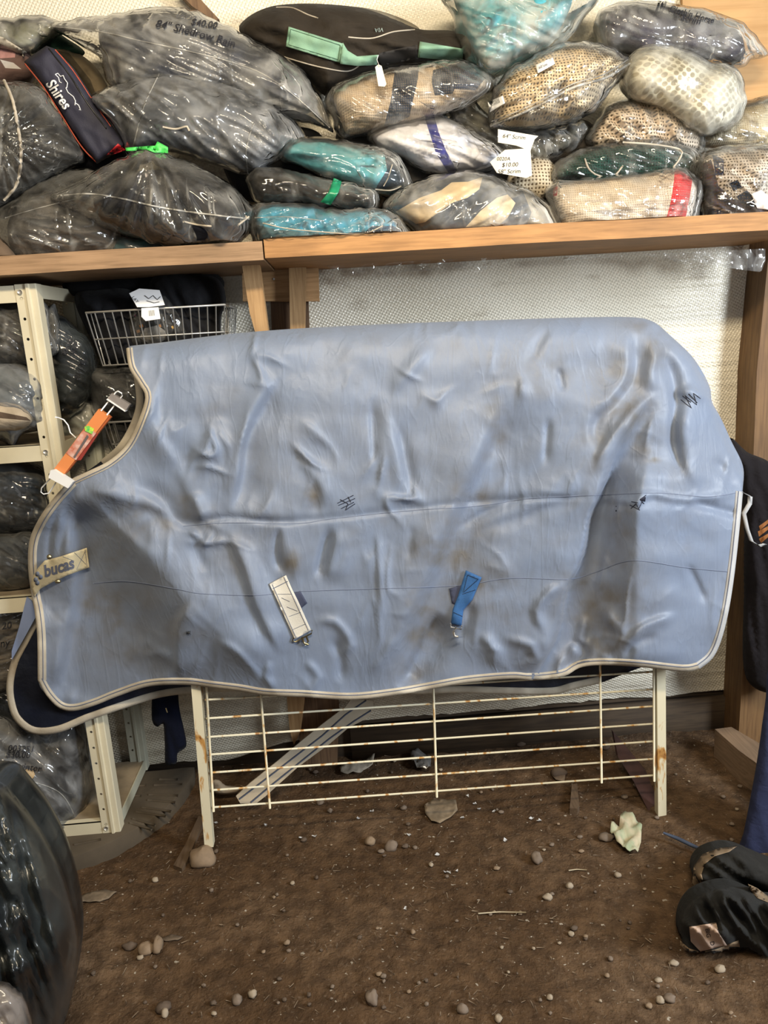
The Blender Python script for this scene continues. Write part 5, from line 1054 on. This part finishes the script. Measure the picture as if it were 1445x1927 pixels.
soft('hanging_blanket', 'plain dark blue blanket hanging down the right frame edge', [(1452, 1255), (1440, 1320), (1426, 1420), (1412, 1500), (1398, 1570), (1388, 1602), (1410, 1622), (1445, 1642), (1540, 1660), (1540, 1255)], 1.88, .035, (.028, .034, .078), seed=113, wr=(84, 160, 40, .006), cat='hanging blanket')
tag(MB().tube([gr(1248, 1567, .03), gr(1275, 1578, .025), gr(1300, 1590, .02), gr(1325, 1601, .02)], [.003, .006, .006, .004], 8).obj('webbing_strap', simple('slate_webbing', (.04, .055, .09), .7)), 'slate blue strap end lying on the dirt by the black rug', 'strap')
soft('hanging_cloth', 'navy cloth strips hanging below the blanket by the left rack leg', [(288, 1215), (332, 1215), (335, 1296), (338, 1335), (348, 1380), (350, 1405), (334, 1418), (332, 1436), (312, 1438), (310, 1400), (307, 1362), (297, 1368), (286, 1355), (286, 1300)], 2.22, .012, (.003, .005, .016), seed=115, wr=(80, 90, 14, .004), cat='cloth', pats=[([(311, 1333), (313, 1332), (316, 1341), (314, 1341)], (.5, .4, .2))], step=5)
# striped strap and bits under the rack
def striped():
    root = thing('webbing_strap', 'wide cream strap with two navy stripes slanting behind the rack wires', 'strap', A(470, 1510, 2.3))
    P = [(702, 1318), (703, 1336), (694, 1350), (655, 1370), (620, 1400), (560, 1444), (500, 1498), (482, 1512), (452, 1512), (444, 1498), (470, 1474), (520, 1434), (570, 1392), (610, 1360), (650, 1330), (660, 1316)]
    YF = lambda X, Y: 2.40-(Y-1316)/200*.17
    a = prism(P, YF, .004, simple('striped_webbing', (.46, .39, .29), .9, var=.2, bs=400), 'webbing', root); v = surf([a])
    NS = simple('navy_stripe', (.06, .075, .12), .85)
    lines_on('stripe', v, [[(689, 1318), (650, 1345), (607, 1384), (560, 1420), (500, 1466), (450, 1504)]], .0028, NS, root, fb=2.3); lines_on('stripe', v, [[(698, 1337), (665, 1358), (620, 1390), (570, 1430), (510, 1478), (472, 1510)]], .0028, NS, root, fb=2.3)
striped()
def shade(c): return simple('dry_%d' % random.randint(0, 1e6), c, .85, var=.35, vs=60)
def crumple(name, label, cat, poly, z, col, amp=.008, sc=14, mat=None):
    o = dense(poly, 5); vo, fo = tri(o, 5); V = []
    for x, y in vo:
        p = gr(x, y, z); p.z = gz(p.x, p.y)+z+amp*(.6+nz(x/sc, y/sc, poly[0][0])); V.append(tuple(p))
    V = np.array(V); n = len(V); B = V-np.array([0, 0, .0015]); fs = [tuple(f) for f in fo]+[tuple(int(i)+n for i in f[::-1]) for f in fo]
    for a, b in boundary(fo): fs.append((b, a, a+n, b+n))
    return tag(obj(name, np.vstack([V, B]), fs, mat or shade(col)), label, cat)
crumple('dried_leaf', 'pale curled dead leaf behind the rack, right of the middle stud', 'dead leaf', [(640, 1452), (655, 1443), (690, 1440), (698, 1430), (706, 1432), (702, 1448), (680, 1460), (655, 1464), (642, 1460)], .01, (.36, .31, .24), .012)
crumple('dried_leaf', 'broad flat grey-brown leaf under the lowest wire, middle', 'dead leaf', [(798, 1514), (812, 1503), (832, 1502), (858, 1505), (861, 1525), (845, 1538), (828, 1549), (812, 1545), (800, 1530)], .004, (.24, .18, .115), .006)
crumple('dried_leaf', 'flat torn grey scrap near the black bag on the left', 'dead leaf', [(143, 1690), (165, 1682), (198, 1676), (220, 1680), (205, 1692), (188, 1700), (160, 1700), (146, 1704)], .003, (.20, .15, .10), .003)
crumple('crumpled_paper', 'crumpled cream and pale green paper by the right rack leg', 'paper', [(1150, 1556), (1165, 1558), (1168, 1540), (1176, 1536), (1190, 1542), (1208, 1560), (1206, 1585), (1200, 1603), (1180, 1604), (1160, 1588), (1148, 1570)], .010, None, .022, 13, simple('green_cream_paper', (.50, .42, .29), .8, c2=(.30, .35, .22), vs=30))
crumple('dried_leaf', 'brown dry leaf just below the lowest wire, right of centre', 'dead leaf', [(1040, 1452), (1054, 1450), (1064, 1462), (1062, 1472), (1046, 1470), (1038, 1462)], .004, (.16, .11, .07), .006)
crumple('foil_scrap', 'shiny foil-wrapped lump at the foot of the base board', 'foil', [(773, 1430), (782, 1424), (800, 1430), (812, 1442), (808, 1456), (785, 1455), (775, 1445)], .01, None, .03, 7, simple('foil', (.5, .48, .45), .25, .7, var=.4, vs=50))
crumple('dried_leaf', 'thin translucent leaf beside the paired pebbles', 'dead leaf', [(300, 1768), (322, 1759), (344, 1762), (335, 1769), (312, 1772)], .002, (.14, .10, .065), .002)
soft('shoe_sole', 'pale rounded scrap behind the left rack leg by the strap', [(398, 1470), (412, 1468), (424, 1478), (450, 1482), (448, 1492), (420, 1496), (400, 1490)], 2.33, .02, (.36, .29, .21), seed=120, cat='scrap', step=5)
# loose sticks
WB = woodmat('stick_wood', (.13, .085, .05), (.07, .04, .02), 1)
gbox([(374, 1535), (385, 1540), (352, 1620), (342, 1634), (326, 1628), (348, 1590)], 'wood_scrap', WB, 'narrow dark wood strip lying beside the left rack leg', 'wood scrap', .012)
gbox([(1076, 1476), (1086, 1474), (1090, 1516), (1086, 1522), (1072, 1520)], 'wood_scrap', WB, 'short wooden peg stuck in the dirt under the lowest wire', 'wood scrap', .02)
# ---- stones ----
def stone(px, py, w_, h_, label, group, col, sd, cat='stone'):
    c = gr(px, py, .0); s = w_/FPX*(c-EYE).length*.5; hh = h_/FPX*(c-EYE).length*.5
    c.z = gz(c.x, c.y)+hh*.45
    m = MB().ball((c.x, c.y, c.z), (s, hh*1.0, hh*.8), 14, sd*3.1, .35)
    o = m.obj('stone' if cat == 'stone' else 'pebble', col); tag(o, label, cat, group); return o
ST = [simple('stone_tan', (.27, .19, .12), .8, var=.3, vs=30), simple('stone_grey', (.20, .15, .11), .8, var=.3, vs=30), simple('stone_pale', (.36, .29, .21), .8, var=.25, vs=30), simple('stone_dark', (.115, .08, .055), .85, var=.3, vs=30)]
stone(383, 1622, 46, 40, 'large rounded tan stone under the foot of the left rack leg', None, ST[0], 1)
for k, (x, y, w_, h_, lab, c_) in enumerate([(276, 1789, 26, 22, 'oval tan pebble, left of the touching pair', 0), (298, 1784, 15, 30, 'upright tan pebble, right of the touching pair', 0), (244, 1783, 24, 14, 'flat brown pebble left of the touching pair', 3), (696, 1583, 18, 18, 'round tan pebble below the rack, left of two', 0), (736, 1592, 24, 20, 'round brown pebble below the rack, right of two', 1),
     (700, 1888, 20, 26, 'smooth grey pebble at the bottom centre of the frame', 1), (1009, 1622, 18, 24, 'upright grey pebble right of centre on the dirt', 1), (1141, 1578, 26, 18, 'oval pebble touching the crumpled paper', 1), (1030, 1690, 16, 13, 'pale tan pebble in the middle of the open dirt', 2), (1072, 1670, 13, 11, 'small tan pebble with a dark underside, right of the middle', 2),
     (870, 1905, 18, 17, 'flat grey pebble at the bottom, right of centre', 1), (938, 1920, 12, 13, 'round pale pebble on the bottom frame edge', 2), (1050, 1460, 28, 20, 'half-buried brown stone behind the lower wires', 3), (1138, 1415, 18, 16, 'round stone behind the right part of the rack', 3), (980, 1408, 16, 10, 'rounded stone against the base board', 3),
     (308, 1898, 24, 20, 'dull brown half-buried stone at the bottom left', 3), (310, 1908, 12, 15, 'pale pebble just below the dull half-buried stone', 2), (446, 1884, 16, 17, 'grey pebble on the lower left dirt', 1), (475, 1875, 14, 14, 'slanted tan pebble right of the grey one, lower left', 2), (1242, 1881, 13, 12, 'pale pebble near the lower right corner', 2), (1260, 1880, 18, 15, 'grey pebble right of the pale one near the lower right corner', 1), (1355, 1820, 17, 13, 'pale pebble below the heaped rug', 2), (1268, 1808, 16, 10, 'flat pale pebble left below the heaped rug', 2), (1162, 1648, 12, 11, 'pale round pebble left of the heaped rug', 2)]):
    stone(x, y, w_, h_, lab, None, ST[c_], k+2)
rnd = random.Random(5)
for k in range(150):
    y = 1440+470*rnd.random()**.9; x = rnd.uniform(160, 1400)
    if y < 1560 and x < 410: continue
    if x > 1270 and 1590 < y < 1840: continue
    if x < 170 and y > 1650: continue
    s = rnd.choice((4, 5, 5, 6, 7, 8, 9)); g = rnd.choice((0, 1, 1, 2, 3, 3))
    stone(x, y, s*rnd.uniform(.9, 1.5), s, 'tiny pebble, one of many strewn over the brown dirt floor', 'tiny pebbles strewn on the dirt', ST[g], k+40, 'pebble')
WF = simple('white_flake', (.62, .62, .62), .6, var=.3, vs=80)
for k, (x, y) in enumerate([(500, 1558), (565, 1578), (591, 1576), (408, 1553), (674, 1542), (700, 1528), (822, 1607), (770, 1570), (845, 1640), (860, 1638), (880, 1498), (902, 1522), (894, 1513), (1000, 1540), (1014, 1545), (950, 1583), (838, 1640), (763, 1711), (930, 1525), (870, 1538)]):
    m = MB(); c = gr(x, y); c.z = gz(c.x, c.y)+.003; n = 7; V = [c]+[c+Vector((math.cos(i*6.28/n)*rnd.uniform(.002, .009), math.sin(i*6.28/n)*rnd.uniform(.002, .008), rnd.uniform(0, .006))) for i in range(n)]
    m.add([tuple(v) for v in V]+[tuple(v-Vector((0, 0, .001))) for v in V], [(0, 1+i, 1+(i+1) % n) for i in range(n)]+[(n+1, n+2+(i+1) % n, n+2+i) for i in range(n)]+[(1+i, n+2+i, n+2+(i+1) % n, 1+(i+1) % n) for i in range(n)])
    tag(m.obj('paper_flake', WF, flat=True), 'tiny white flake, one of those scattered on the dirt around the rack', 'flake', 'white flakes on the dirt')
# straw and chips: nobody could count them
m = MB()
for k in range(420):
    y = 1430+490*rnd.random(); x = rnd.uniform(150, 1400)
    if y < 1560 and x < 400: continue
    c = gr(x, y); a = rnd.uniform(0, 3.14); L = rnd.uniform(.004, .022); c.z = gz(c.x, c.y)+.0015
    m.tube([c, c+Vector((math.cos(a)*L, math.sin(a)*L, rnd.uniform(-.001, .003)))], rnd.uniform(.0004, .0013), 4)
o = m.obj('straw_chaff', simple('chaff', (.27, .20, .13), .9, c2=(.12, .08, .05), vs=9)); tag(o, 'fine straw and chaff scattered across the dirt floor', 'straw'); o['kind'] = 'stuff'
for q, lab in (([(1070, 1638), (1085, 1636), (1104, 1637)], 'short pale straw on the dirt right of the middle'), ([(900, 1719), (940, 1716), (990, 1717)], 'long thin stalk lying on the open dirt')):
    tag(MB().tube([gr(x, y, .006) for x, y in q], .0016, 6).obj('straw', simple('straw', (.50, .42, .28), .7)), lab, 'straw')
for o in bpy.data.objects:
    if '_f' in o: del o['_f']
